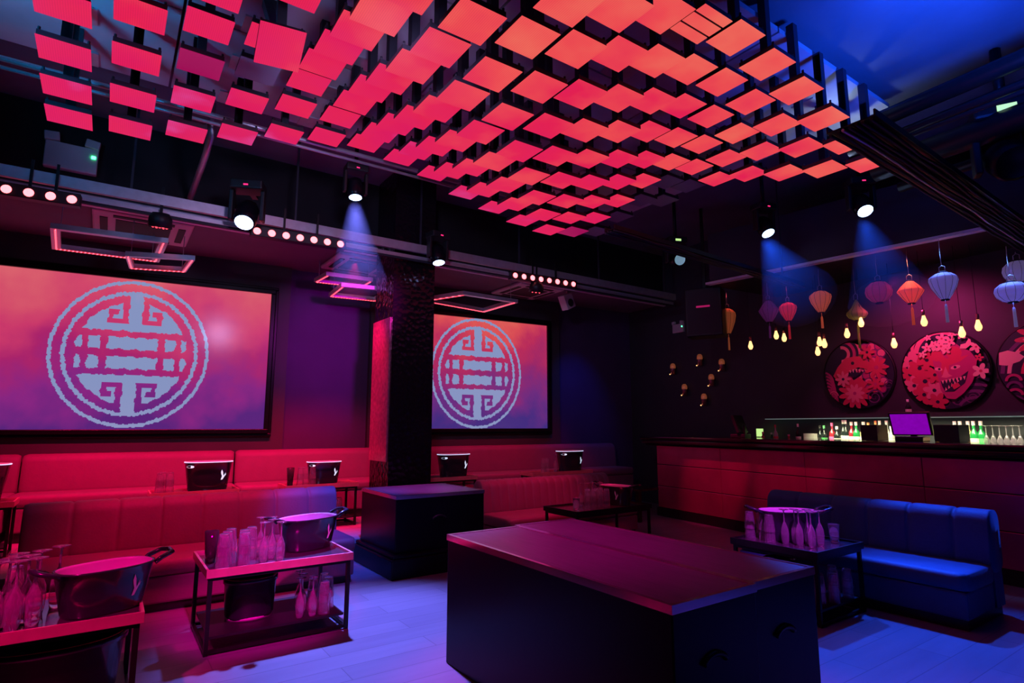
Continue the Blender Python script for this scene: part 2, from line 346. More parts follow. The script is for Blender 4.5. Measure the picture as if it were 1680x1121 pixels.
for a_,(x0,x1) in enumerate(bx):
    for b_,(y0_,y1) in enumerate(by):
        t=thing('ceiling_board',f"pale mounting board above the hanging panels, {['leftmost','second from left','third from left','rightmost'][a_]} in the {['strip nearest the bar side','middle strip','strip nearest the screens'][b_]}",'ceiling board',A((x0+x1)/2,(y0_+y1)/2,4.251),ROT,'mounting boards above the hanging panels')
        w=(x1-x0)/2;h=(y1-y0_)/2
        MB().box(-w,-h,0,w,h,.04).build('board','panelw',t)
        hm=MB()
        for dx in(-.55,.15):
            for dy in (-.25,.35):
                hm.box(dx,dy,-.012,dx+.26,dy+.2,-.0005,0)
        hm.build('hatch','steel',t)
        for dx in(-w*.7,w*.7): MB().box(dx-.02,-.02,.04,dx+.02,.02,ZC-4.26).build('hanger','stem',t)
# suspended rail beneath the array edge by the screens
tag(MB().tube([A(-1.6,5.3,4.0),A(4.2,5.3,4.0)],.022,8).tube([A(-1.6,5.36,3.96),A(4.2,5.36,3.96)],.015,8).build('cable_rail','steel'),'slim twin steel rail with cables along the panel edge facing the screens','rail')
# ------------------------------------------------------------------ LED screens
def led_screen(x0,x1,z0,z1,label,cxl,gz,seed,lines,warm):
    w=x1-x0;h=z1-z0
    t=thing('led_screen',label,'screen',((x0+x1)/2,YW-.1,z0),0)
    y=-.05
    d_=MB().box(-w/2,y,0,w/2,-.004,h,0)
    rnd=random.Random(seed)
    # emblem : rasterised so that its edges stay rough like the brush print
    Rr=.80 if seed==1 else .80; zc=h*.5; ox=cxl-(x0+x1)/2
    n=190
    def edge(a,k): return .006*math.sin(a*23+k)+.006*math.sin(a*57+2*k)+.005*math.sin(a*101+k*3)
    def inside(u,v):
        r=math.hypot(u,v); a=math.atan2(v,u)
        if .955+edge(a,1)*.7<r<1.0+edge(a,2)*.6: return True
        if .80+edge(a,3)*.8<r<.85+edge(a,4)*.8: return True
        j=.007*math.sin(u*37+v*21)+.005*math.sin(v*53-u*29)+.003*math.sin(u*90+v*70)
        au=abs(u+j); av=abs(v)
        # stem joining caps and inner ring
        if au<.085 and .3<av<.83: return True
        if .05+j<av<.215+j:
            if au<.315: return True
            if .40<au<.54: return True
            if .62<au<.69-.12*abs(av-.1) : return True
        if av>.30+j:
            if r<.70+j:
                # fret : hooked groove beside the stem
                if .085<=au<.165 and av<.70 and av>.40: return False
                if .085<=au<.34 and .40<av<.46: return False
                if .275<au<.34 and .40<av<.56: return False
                if .215<au<.34 and .52<av<.585: return False
                if .085<=au<.165: return av<.42
                return True
        return False
    dx=2/n
    for b in range(n):
        v=-1+dx*(b+.5); run=None
        for a in range(n+2):
            u=-1+dx*(a+.5); ins=a<n+1 and inside(u,v)
            if ins and run is None: run=a
            if not ins and run is not None:
                xa=ox+Rr*(-1+dx*run); xb=ox+Rr*(-1+dx*a); za=zc+Rr*1.09*(v-dx/2); zb=zc+Rr*1.09*(v+dx/2)
                xa=max(xa,-w/2); xb=min(xb,w/2)
                if xb>xa: d_.add([(xa,y-.002,za),(xb,y-.002,za),(xb,y-.002,zb),(xa,y-.002,zb)],[(0,1,2,3)],1)
                run=None
    st=[(0,(82,38,128)),(.22,(140,40,135)),(.42,(178,38,112)),(.62,(212,60,112)),(.8,(222,82,112)),(1,(230,104,116))] if not warm else [(0,(70,50,140)),(.2,(120,50,140)),(.4,(170,45,115)),(.6,(205,50,100)),(.8,(240,85,95)),(1,(250,120,100))]
    m=led('screen_picture_%d'%seed,st,1.6,.8,-.68,0.0,0,.5,.92,lines=lines,rough=.17,spec=.3,ldir=(.2,0,1) if not warm else (1,0,.25),lscale=16 if warm else 30)
    me=mat('emblem_print_%d'%seed,(.02,.02,.02),.13,emit=srgb(135,150,196),es=.95)
    d_.build('display',[m,me],t)
    f=MB(); b=.055
    for (xa,za,xb,zb) in ((-w/2-b,-b,w/2+b,0),(-w/2-b,h,w/2+b,h+b),(-w/2-b,0,-w/2,h),(w/2,0,w/2+b,h)):
        f.box(xa,-.09,za,xb,-.002,zb)
    for (xa,za,xb,zb) in ((-w/2-b-.04,-b-.04,w/2+b+.04,-b),(-w/2-b-.04,h+b,w/2+b+.04,h+b+.04),(-w/2-b-.04,-b,-w/2-b,h+b),(w/2+b,-b,w/2+b+.04,h+b)):
        f.box(xa,-.06,za,xb,-.002,zb)
    f.build('frame','gloss',t,bevel=.008)
    return t
led_screen(-1.92,1.07,1.31,3.09,'wide LED screen at left showing a pale round emblem on pink',-.42,0,1,.08,False)
led_screen(2.85,5.49,1.31,3.05,'LED screen right of the black pillar showing a pale round emblem',4.17,0,2,.3,True)
# ------------------------------------------------------------------ pillar and blocks
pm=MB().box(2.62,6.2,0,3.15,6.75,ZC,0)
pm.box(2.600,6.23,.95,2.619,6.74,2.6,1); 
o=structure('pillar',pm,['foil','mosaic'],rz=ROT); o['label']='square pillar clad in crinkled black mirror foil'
def block(name,label,x0,y0,x1,y1,h,plinth,handle_side,cat='stage block'):
    cx,cy=(x0+x1)/2,(y0+y1)/2; w,d_=(x1-x0)/2,(y1-y0)/2
    t=thing(name,label,cat,A(cx,cy,0),ROT)
    z0=0
    if plinth:
        MB().box(-w-.07,-d_-.1,0,w+.05,d_+.0,.17).build('plinth','gloss',t,bevel=.01); z0=.17
        MB().box(-w-.05,-d_-.08,.17,w+.03,d_,.2).build('plinth_moulding','gloss',t,bevel=.01); z0=.2
    MB().box(-w,-d_,z0,w,d_,h-.022).build('body','gloss',t,bevel=.006)
    MB().box(-w+.01,-d_+.01,h-.022,w-.01,d_-.01,h).build('top','blocktop',t)
    e=MB(); b=.016
    for (xa,ya,xb,yb) in ((-w-.004,-d_-.004,w+.004,-d_+b),(-w-.004,d_-b,w+.004,d_+.004),(-w-.004,-d_+b,-w+b,d_-b),(w-b,-d_+b,w+.004,d_-b)): e.box(xa,ya,h-.03,xb,yb,h+.003)
    e.build('edge_trim','blockedge',t)
    hm=MB(); pts=[]
    for k in range(13):
        a_=R(25+130*k/12); pts.append((.075*math.cos(a_),.05*math.sin(a_)))
    hm.tube([(x_-.03,-d_-.003,z_+h*.64) for x_,z_ in pts],.012,8)
    hm.build('handle','blackmetal',t)
    return t
block('stage_block','large black box in front with purple-lit wood top, left half of the pair',1.72,1.475,2.232,3.15,.71,False,0)
block('stage_block','large black box in front with purple-lit wood top, right half of the pair',2.240,1.49,2.71,3.19,.71,False,0)
block('podium','square black podium with stepped plinth in front of the pillar',2.235,5.08,3.18,5.95,.71,True,0,'podium')
# ------------------------------------------------------------------ sofas
def sofa(label,loc,rz,L,D,hb,hs,base_h=.1,th=.2,seam=.28,mkey='velvet',group=None,seatseams=0,backlean=.04,skirt=True,cat='sofa'):
    """back along +y side, seat faces -y; x from -L/2 to L/2; y from 0(front) to D"""
    t=thing('banquette_sofa',label,cat,loc,rz,group)
    MB().box(-L/2+.03,.05,0,L/2-.03,D-.02,base_h).build('plinth','black',t)
    MB().box(-L/2+.012,.02,base_h,L/2-.012,D-th,hs-.12).build('seat_base',mkey,t,bevel=.015)
    # seat cushion
    def sect(pts,xs,groove,yc,zc,endround=.05):
        rows=[]
        for x in xs:
            g=0
            if groove: 
                ph=(x+L/2)%groove; dd=min(ph,groove-ph); g=.012*math.exp(-(dd/.012)**2)
            en=min(x+L/2,L/2-x); sc_=1
            if en<endround: sc_=1-.5*(1-en/endround)**2*(.12/.12)
            rows.append([(x,yc+(p[0]-yc)*(1-.3*g/.012*.1)*(.0+1)*(1-(1-sc_)*.35),zc+(p[1]-zc)*(1-(1-sc_)*.2)-0*g) if not g else (x,p[0]+(g if p[0]<yc else -g),p[1]-(g if p[1]>zc else 0)) for p in pts])
        return rows
    def xs_(groove):
        s=set([-L/2,-L/2+.012,-L/2+.03,-L/2+.05,L/2-.05,L/2-.03,L/2-.012,L/2]); n=max(2,int(L/.09))
        for k in range(1,n): s.add(-L/2+L*k/n)
        if groove:
            k=1
            while k*groove<L-.02:
                for q in(-.025,-.012,0,.012,.025): s.add(-L/2+k*groove+q)
                k+=1
        return sorted(x for x in s if -L/2<=x<=L/2)
    def rr(x0,z0,x1,z1,r,n=5):
        out=[]
        for cx_,cz_,a0 in ((x1-r,z1-r,0),(x0+r,z1-r,90),(x0+r,z0+r,180),(x1-r,z0+r,270)):
            for k in range(n+1):
                a=R(a0+90*k/n); out.append((cx_+r*math.cos(a),cz_+r*math.sin(a)))
        return out
    def loft(pts,groove,name,yc,zc):
        xs=xs_(groove); rows=sect(pts,xs,groove,yc,zc); m=MB().grid(rows,closed=True)
        n=len(pts); m.f.append(list(range(n))[::-1]); m.m.append(0); m.sm.append(True)
        m.f.append([(len(xs)-1)*n+k for k in range(n)]); m.m.append(0); m.sm.append(True)
        return m.build(name,mkey,t)
    sp=rr(0,hs-.119,D-th+.03,hs,.045); loft(sp,seatseams,'seat_cushion',(D-th)/2,hs-.06)
    bp=[]
    for (y,z) in rr(D-th,hs-.06,D,hb,.085,6):
        bp.append((y+backlean*(hb-z)/(hb-hs)*(-1 if y<D-th/2 else 0)*.0+ (0),z))
    bp=[(y-( .05*(hb-z)/(hb-hs+.06) if y<D-th/2 else 0),z) for y,z in bp]
    loft(bp,seam,'backrest',D-th/2,(hb+hs)/2)
    MB().box(-L/2+.01,D-th+.02,base_h,L/2-.01,D-.012,hs-.04).build('back_panel',mkey,t)
    return t
S_=sofa
# sofa left of the podium, back to the raised floor
S_('velvet sofa left of the podium, red at one end and blue at the other',A(.72,5.13,0),ROT,2.36,.84,.76,.37,.06,.22,.30)
S_('red-lit sofa with ribbed back right of the podium',A(4.62,5.28,0),ROT,2.0,.75,.72,.36,.06,.2,.12)
S_('deep blue velvet sofa at right in front of the bar',A(4.76,2.45,0),ROT-PI/2,1.72,.72,.74,.37,.07,.2,.3,'velvetb')
t_=[o for o in col.objects if o.name.startswith('banquette_sofa')][-1]
for nm,x0,x1,lab in (('a',-3.6,-1.32,'wall banquette below the left screen, leftmost red section'),('b',-1.3,.74,'wall banquette below the left screen, long red middle section'),('c',.76,3.1,'red wall banquette section directly left of the pillar'),('d',3.12,6.85,'dark red wall banquette below the screen right of the pillar')):
    S_(lab,((x0+x1)/2,YW-.75,ZP),0,x1-x0,.64,.85,.46,.1,.16,0,group='wall banquette sections')
# ------------------------------------------------------------------ tables
def table(label,x0,y0,x1,y1,h,z0=0,top='tray',rim='copper',world=False):
    w,d_=(x1-x0)/2,(y1-y0)/2; c=A((x0+x1)/2,(y0+y1)/2,z0)
    t=thing('low_table',label,'table',c,ROT)
    b=MB().box(-w,-d_,h-.02,w,d_,h-.012)
    b.build('table_top',top,t)
    rmb=MB(); e=.014
    for (xa,ya,xb,yb) in ((-w-e,-d_-e,w+e,-d_),(-w-e,d_,w+e,d_+e),(-w-e,-d_,-w,d_),(w,-d_,w+e,d_)): rmb.box(xa,ya,h-.045,xb,yb,h+.003)
    rmb.build('tray_rim',rim,t)
    for sx in(-1,1):
        for sy in(-1,1):
            cx,cy=sx*(w-.012),sy*(d_-.012); MB().box(cx-.012,cy-.012,0,cx+.012,cy+.012,h-.045).build('leg','blackmetal',t)
    for zz,nm in ((.02,'lower_frame'),(h-.055,'upper_frame')):
        f=MB()
        f.box(-w+.024,-d_,zz-.01,w-.024,-d_+.022,zz+.01); f.box(-w+.024,d_-.022,zz-.01,w-.024,d_,zz+.01)
        f.box(-w,-d_+.024,zz-.01,-w+.022,d_-.024,zz+.01); f.box(w-.022,-d_+.024,zz-.01,w,d_-.024,zz+.01)
        f.build(nm,'blackmetal',t)
    MB().box(-w+.026,-d_+.026,.085,w-.026,d_-.026,.10).build('lower_shelf','black',t)
    return t
TH_=.478
table('low table with copper tray rim between blue sofa end and camera, buckets below',.58,4.03,1.45,4.66,.49)
table('low table cut by the left edge of the picture, holding the nearest bucket',-.68,3.33,.205,3.95,.49)
table('low black table before the deep blue sofa',4.07,2.21,4.70,2.86,.49,rim='blackmetal')
table('low black table right of the podium before the ribbed sofa',4.02,4.63,5.1,5.16,.48,rim='blackmetal')
PT=(('low table on the raised floor at far left edge',-1.45,6.8,-.62,7.15),('low table on the raised floor under the left screen emblem',.42,6.82,1.2,7.17),('low table on the raised floor left of the pillar',1.7,6.82,2.5,7.17),('low table on the raised floor half hidden behind the pillar',3.3,6.78,4.12,7.1),('low table on the raised floor below the right screen',5.0,6.68,6.1,6.98))
for lab,x0,y0_,x1,y1 in PT: table(lab,x0,y0_,x1,y1,.49,ZP)
tag(MB().box(-.03,-.03,0,.03,.03,.45).box(-.2,-.2,.45,.2,.2,.48).build('side_table','blackmetal',loc=at(1047,800,z=.48)-Vector((0,0,.48)),rz=ROT),'small square black stand beside the far end of the bar','table')
# ------------------------------------------------------------------ buckets
BIRD=[(-.30,1.0),(-.42,.55),(-.34,.2),(-.2,-.15),(-.38,-.75),(-.1,-.72),(.05,-.45),(.3,-.05),(.42,.05),(.40,.12),(.52,.3),(.3,.12),(.38,.5),(.22,.2),(.05,-.12),(-.04,.2),(-.1,.6)]
def bucket(a,b,h,handles,glow,birdx,birdside=-1,bs=.05):
    """oval tub, long axis x"""
    t=thing('ice_bucket','bucket','bucket')
    fl=1.22
    prof=[(.02,0),(.96,0),(1,.012),(1+(fl-1)*.5,h*.5),(fl,h-.01),(fl+.035,h-.008),(fl+.035,h),(fl-.03,h),(fl-.045,h-.012),(1-.03+(fl-1)*.4,h*.45),(.93,.02),(.02,.02)]
    n=40; 
    m=MB().lathe([(r*1.0,z) for r,z in prof],n,0,sx=a,sy=b,power=2.5,mis=[0,0,0,0,0,0,0,1,1,1,1] if not glow else [0,0,0,0,0,2,2,1,1,1,1])
    m.build('tub',['bucket','bucketin','rimglow'],t)
    if handles:
        for s in(-1,1):
            hm=MB(); ax=a*(fl+.02)
            pts=[(s*ax*.97,-b*.5,h-.02),(s*(ax+.02),-b*.55,h),(s*(ax+.075),-b*.5,h+.018),(s*(ax+.085),0,h+.024),(s*(ax+.075),b*.5,h+.018),(s*(ax+.02),b*.55,h),(s*ax*.97,b*.5,h-.02)]
            hm.tube(pts,.011,8); hm.build('handle','bucket',t)
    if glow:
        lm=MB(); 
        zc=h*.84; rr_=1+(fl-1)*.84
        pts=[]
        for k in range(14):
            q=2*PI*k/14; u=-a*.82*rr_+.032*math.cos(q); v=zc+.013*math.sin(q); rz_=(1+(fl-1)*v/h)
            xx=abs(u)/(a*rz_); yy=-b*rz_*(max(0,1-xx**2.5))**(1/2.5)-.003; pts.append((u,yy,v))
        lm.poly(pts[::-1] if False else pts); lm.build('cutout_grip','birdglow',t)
    bm_=MB(); pts=[]
    for u,v in BIRD:
        X=birdx+u*bs*(1.0 if glow else .8); Z=h*.52+v*bs; rz_=1+(fl-1)*Z/h
        xx=abs(X)/(a*rz_); yy=-b*rz_*(max(0,1-xx**2.5))**(1/2.5)-.003; pts.append((X,yy,Z))
    # triangulate as fan of strips through earcut-free ordering: build with bmesh ngon
    bm_.poly(pts); bm_.build('bird_print','birdglow' if glow else 'birdw',t,label='flying bird mark')
    return t
BK=Proto(bucket(.16,.105,.2,True,False,.085,bs=.055)); BG=Proto(bucket(.185,.11,.3,False,True,.13,bs=.06))
zT=.478
G='oval ice buckets with a bird mark'
BK.put(A(1.26,4.41,zT),ROT+R(20),'black oval ice bucket with handles on the copper-rimmed table, bird mark',G,1.1)
BK.put(A(.055,3.52,zT),ROT+R(24),'nearest black oval ice bucket at left, pink bird mark',G,1.04)
BK.put(A(4.42,2.60,zT),ROT-R(38),'black oval ice bucket with pink rim behind flutes by blue sofa',G,1.12)
BK.put(A(4.84,4.9,.468),ROT-R(80),'black bucket with red-lit rim on the table right of the podium',G,1.05)
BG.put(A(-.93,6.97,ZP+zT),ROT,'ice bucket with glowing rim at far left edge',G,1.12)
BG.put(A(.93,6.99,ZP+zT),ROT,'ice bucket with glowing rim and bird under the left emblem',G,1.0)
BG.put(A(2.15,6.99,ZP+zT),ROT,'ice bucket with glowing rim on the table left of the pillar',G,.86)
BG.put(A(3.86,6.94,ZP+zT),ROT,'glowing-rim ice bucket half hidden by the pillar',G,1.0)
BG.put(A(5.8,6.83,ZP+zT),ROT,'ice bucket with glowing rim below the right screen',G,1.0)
def tub(label,loc,a,b,h,rz=ROT):
    t=thing('waste_tub',label,'tub',loc,rz,'dark tubs under the low tables')
    prof=[(.02,0),(.86,0),(.9,.02),(.93,.03),(1,h-.03),(1.05,h-.03),(1.05,h),(.98,h),(.95,h-.03),(.85,.03),(.02,.03)]
    MB().lathe(prof,36,0,sx=a,sy=b,power=2.2).build('tub','bucket',t)
    MB().lathe([(.8,.0),(.88,.0),(.9,.02),(.88,.028)],36,0,sx=a*1.02,sy=b*1.02).build('base_ring','bucketin',t)
tub('dark round tub on the lower shelf of the copper-rimmed table',A(.88,4.33,.101),.16,.13,.26)
tub('large dark tub under the nearest table at bottom left',A(-.12,3.58,.101),.28,.2,.27)
tub('dark tub under the black table by the blue sofa',A(4.36,2.66,.101),.13,.11,.24)
# ------------------------------------------------------------------ glasses (upside down)
def tumbler():
    t=MB(); h=.13; ro=.041; rb=.03; n=14
    prof=[(ro,0),(ro,.004),(.0365,h*.5),(rb,h-.004),(rb-.004,h),(.004,h),(.004,h-.012),(rb-.004,h-.014),(.0335,h*.5),(ro-.0035,0),(ro,0)]
    n=24
    rows=[[((r*(1-(.045 if k%2 else 0)*(1 if r>.02 else 0)))*math.cos(2*PI*k/n),(r*(1-(.045 if k%2 else 0)*(1 if r>.02 else 0)))*math.sin(2*PI*k/n),z) for k in range(n)] for r,z in prof]
    return t.grid(rows,0,smooth=False,closed=True).build('tumbler','glass')
def flute():
    t=MB(); n=14
    prof=[(.022,0),(.027,.03),(.029,.07),(.026,.11),(.012,.15),(.0045,.165),(.0045,.235),(.009,.243),(.034,.248),(.034,.2505),(.003,.2515),(.0027,.16),(.009,.147),(.0245,.108),(.0275,.07),(.0255,.03),(.0205,0),(.022,0)]
    return t.lathe(prof,n,0).build('champagne_flute','glass')
tag(tumbler(),'x','glass'); tag(flute(),'x','glass')
TU=Proto(bpy.data.objects['tumbler']); FL=Proto(bpy.data.objects['champagne_flute'])
def stacks(spots,z,where,sc_=1.0,levels=2,names=None,grp='upturned tumblers stacked on the tables'):
    n=len(spots)
    for k,(x,y) in enumerate(spots):
        for l in range(levels):
            lv='' if levels==1 else (', lower of its stack' if l==0 else ', upper of its stack' if l==1 else ', top of its stack')
            which='' if n==1 else f', {ordw(k)} stack from left'
            TU.put(A(x,y,z+l*.073*sc_+.0005),0,f'tumbler {where}{which}{lv}',grp,sc_)
def flutes(spots,z,where,sc_=1.0,grp='upturned champagne flutes on the tables'):
    for k,(x,y) in enumerate(sorted(spots)):
        which='' if len(spots)==1 else f', {ordw(k)} from left'
        FL.put(A(x,y,z+.0005),0,f'upturned flute {where}{which}',grp,sc_)
g=.092
stacks([(.665,4.12),(.70,4.215),(.735,4.31),(.785,4.11),(.80,4.21),(.86,4.30)],zT,'on the copper-rimmed table')
flutes([(.905,4.13),(.975,4.22),(.93,4.36),(1.0,4.09),(.995,4.33)],zT,'on the copper-rimmed table')
flutes([(1.15,4.12),(1.19,4.22),(1.23,4.11),(1.2,4.33)],.1,'under the copper-rimmed table')
stacks([(1.27,4.25),(1.31,4.12),(1.37,4.23),(1.38,4.36)],.1,'under the copper-rimmed table')
stacks([(4.24,2.82),(4.27,2.72),(4.22,2.64),(4.31,2.63),(4.36,2.80)],zT,'on the table by the blue sofa')
flutes([(4.24,2.53),(4.31,2.49),(4.26,2.43),(4.36,2.42),(4.28,2.35),(4.40,2.35)],zT,'on the table by the blue sofa')
stacks([(4.3,2.45),(4.3,2.33),(4.40,2.28),(4.5,2.33),(4.6,2.28),(4.62,2.4)],.1,'under the table by the blue sofa',levels=2)
flutes([(4.26,2.56),(4.25,2.67)],.1,'under the table by the blue sofa')
stacks([(4.36,4.75),(4.36,4.85),(4.45,4.74),(4.46,4.84),(4.54,4.74),(4.55,4.85)],.468,'on the table right of the podium')
flutes([(4.38,4.98),(4.46,4.96),(4.55,4.97),(4.63,4.93)],.468,'on the table right of the podium')
flutes([(-.2,3.43),(-.265,3.40),(-.3,3.49),(-.235,3.51),(-.33,3.41),(-.28,3.59),(-.2,3.62),(-.13,3.7)],zT,'on the nearest left table',1.15)
stacks([(-.42,3.55),(-.4,3.68),(-.3,3.76)],zT,'on the nearest left table')
stacks([(.49,6.93),(.58,6.95),(.52,7.05)],ZP+zT,'under the left screen emblem')
stacks([(1.87,6.93),(1.95,7.0),(2.0,6.91)],ZP+zT,'left of the pillar')
stacks([(5.28,6.8),(5.37,6.84)],ZP+zT,'below the right screen')
stacks([(2.3,6.93),(2.36,7.03)],ZP+.1,'low under the table by the pillar')
flutes([(5.5,6.8)],ZP+zT,'below the right screen')
stacks([(3.72,4.9)],.468,'x') if False else None
for (x,y,z,lab) in ((4.14,4.78,.468,'lone upright dark-bottomed tumbler at left end of the podium-side table'),(4.62,2.36,zT,'lone upright tumbler beside flutes on the blue sofa table')):
    o=MB().lathe([(.004,0),(.03,0),(.034,.06),(.039,.125),(.041,.13),(.0375,.13),(.0325,.06),(.028,.015),(.004,.014)],16).build('tumbler','glass',loc=A(x,y,z)); tag(o,lab,'glass')
for k,(x,y) in enumerate(((1.77,6.98),(.62,4.3))):
    o=MB().lathe([(.004,0),(.03,0),(.036,.1),(.043,.2),(.039,.2),(.03,.05),(.004,.03)],16).build('shaker','dkglass',loc=A(x,y,(ZP if k==0 else 0)+zT)); tag(o,['tall dark shaker glass on the raised table left of the pillar','tall dark shaker glass behind tumblers on the copper-rimmed table'][k],'shaker')
# ------------------------------------------------------------------ bar
br=R(-3.6)*-1
bt=thing('bar_counter','long bar with glossy black top and reddish bronze panelled front','bar',(6.42,4.0,0),R(-3.2))
y0_,y1=-3.6,2.75
MB().box(.02,y0_,0,.62,y1,1.06).build('body','black',bt)
pw=1.27; k=0; y=y1-.01
while y>y0_+.1:
    ya=max(y-pw,y0_)
    for (za,zb) in ((.13,.44),(.45,.76),(.77,1.05)):
        MB().box(0,ya+.003,za,.018,y-.003,zb).build('front_panel','barfront',bt,bevel=.003)
    y-=pw
MB().box(-.02,y0_,0,.018,y1,.12).build('kick_plate','black',bt)
MB().box(-.17,y0_,1.08,.72,y1+.15,1.14).box(-.13,y0_,1.05,.70,y1+.1,1.08).box(-.19,y0_,1.14,.72,y1+.17,1.19).build('counter_top','bartop',bt,bevel=.015)
MB().box(.62,y0_,.0,.66,y1,1.05).build('rear_panel','black',bt)
bb=thing('back_bar_cabinet','grey back bar counter with bottle niche under the round pictures','cabinet',(7.32,2.4,0),0)
MB().box(-.2,-3.2,0,.165,2.9,1.05).build('body','black',bb)
MB().box(-.22,-3.2,1.05,.165,2.95,1.08).build('worktop','shelf',bb)
MB().box(.02,-3.2,1.44,.165,2.95,1.45).build('shelf_edge','backlit',bb)
MB().box(.0,-3.2,1.451,.165,2.95,1.5).build('upper_panel','barwall',bb)
# tills and boxes
def till(loc,rz,label,screen):
    t=thing('point_of_sale_till',label,'till',loc,rz)
    T_=Matrix.Translation((0,0,.16))@Matrix.Rotation(R(-18),4,'X')
    MB().box(-.13,-.1,0,.13,.1,.05).build('base','till',t,bevel=.01)
    MB().box(-.03,-.075,.05,.03,-.045,.17).build('neck','till',t)
    MB().box(-.19,-.02,-.1,.19,.02,.15,T=T_).build('monitor','till',t,bevel=.008)
    m=M['black'] if not screen else M['sheet']
    MB().box(-.17,.0205,-.085,.17,.0225,.135,T=T_).build('screen',m,t)
    return t
M['sheet']=mat('purple_lit_sheet',(.4,.05,.5),.5,emit=(.22,.0,.42),es=.9,noise=.4,nscale=20)
p1=at(1497,722,x=6.75); p1.z=1.19
till((p1.x,p1.y,1.19),R(95),'till on the bar facing us with a purple-lit sheet on its screen',True)
p2=at(1215,716,x=6.8)
till((p2.x,p2.y,1.19),R(20),'dark till turned sideways near the far end of the bar',False)
for px,w,lab in ((1436,.09,'black menu box on the bar left of the purple till'),(1563,.11,'black menu box on the bar right of the purple till')):
    q=at(px,728,x=6.72); tag(MB().box(-.1,-w,0,.1,w,.17).build('menu_box','till',loc=(q.x,q.y,1.191),rz=R(-3.2),bevel=.004),lab,'box')
# bottles : px, py of the top, height, radius, glass colour, label colour
GC={'g':(.02,.3,.08),'c':(.6,.65,.6),'b':(.2,.08,.02),'k':(.02,.03,.03),'r':(.4,.03,.05),'o':(.6,.22,.05),'y':(.6,.6,.3)}
for k_,c in GC.items(): M['bg_'+k_]=mat('bottle_glass_'+k_,c,.12,trans=.35)
LC={'w':(.75,.73,.68),'r':(.6,.1,.1),'p':(.7,.15,.4),'k':(.04,.04,.04),'o':(.8,.35,.12),'g':(.1,.5,.15)}
for k_,c in LC.items(): M['bl_'+k_]=mat('bottle_label_'+k_,c,.5)
wordG={'g':'green','c':'clear','b':'brown','k':'dark','r':'red','o':'amber','y':'pale yellow'}; wordL={'w':'white','r':'red','p':'pink','k':'black','o':'orange','g':'green'}
def bottle(loc,h,r,gc,lc,label,pour):
    t=thing('bottle',label,'bottle',loc,0,'bottles on the back bar')
    MB().lathe([(.003,0),(r*.95,0),(r,.006),(r,h*.52),(r*.9,h*.6),(r*.35,h*.72),(r*.32,h*.93),(.003,h*.93)],14).build('glass_body','bg_'+gc,t)
    MB().lathe([(r+.001,h*.13),(r+.001,h*.44)],14).build('paper_label','bl_'+lc,t)
    MB().lathe([(r*.4,h*.86),(r*.4,h),(.002,h)],10).build('cap','bl_'+('w' if pour else lc),t)
BL_=[(1250,.17,.03,'r','p'),(1262,.16,.03,'k','w'),(1271,.26,.028,'c','r'),(1290,.14,.035,'r','p'),(1308,.27,.028,'k','w'),(1342,.25,.032,'k','k'),(1351,.25,.032,'k','g'),(1362,.28,.035,'r','p'),(1372,.24,.036,'k','w'),(1380.5,.31,.03,'k','w'),(1387,.31,.03,'k','w'),(1394,.29,.036,'r','w'),(1404,.29,.036,'g','w'),(1414,.29,.042,'y','w'),(1424,.28,.03,'k','o'),(1434,.3,.03,'b','o'),(1443,.3,.032,'y','w'),(1452,.3,.034,'c','w'),(1461,.24,.03,'c','w'),(1540,.23,.045,'o','o'),(1554,.25,.03,'c','w'),(1564,.29,.036,'o','w'),(1575,.29,.036,'o','r'),(1586,.29,.036,'y','o'),(1597,.29,.036,'g','w'),(1607,.29,.038,'g','g')]
for k,(px,h,r,gc,lc) in enumerate(BL_):
    q=at(px,712,x=7.22); side='left of the purple till' if px<1500 else 'right of the purple till'
    kk=k if px<1500 else k-19
    bottle((7.24+.03*(k%2),q.y,1.081),h*1.1,r*1.12,gc,lc,f'{wordG[gc]} {wordL[lc]}-labelled bottle, {ordw(kk)} from left, {side}' if kk<16 else f'{wordG[gc]} {wordL[lc]}-labelled bottle just left of the purple till, {["farthest","middle","closest"][kk-16]} of three',px>1560)
q=at(1490,668,x=7.3); bottle((7.3,q.y,1.451),.2,.03,'k','w','tall blue-capped bottle standing above the purple till',False)
for k in range(6):
    q=at(1618+k*11,712,x=7.2); o=FL.put((7.2,q.y,1.09),0,f'stemmed glass in the row right of the back bar bottles, {ordw(k)} from left','stemmed glasses in the back bar row',1.05)
MB_=MB().box(-.12,-.55,1.081,.12,.55,1.09); 
# small card boxes
q=at(1329,707,x=7.2); tag(MB().box(-.04,-.07,0,.04,.07,.17).build('card_box','bl_w',loc=(7.2,q.y,1.081)),'small white and pink carton among the bottles','box')
q=at(1246,700,x=7.3); tag(MB().box(-.01,-.05,0,.01,.05,.11).build('small_display','lcd',loc=(7.3,q.y,1.2)),'small glowing green display beside the dark till','display')
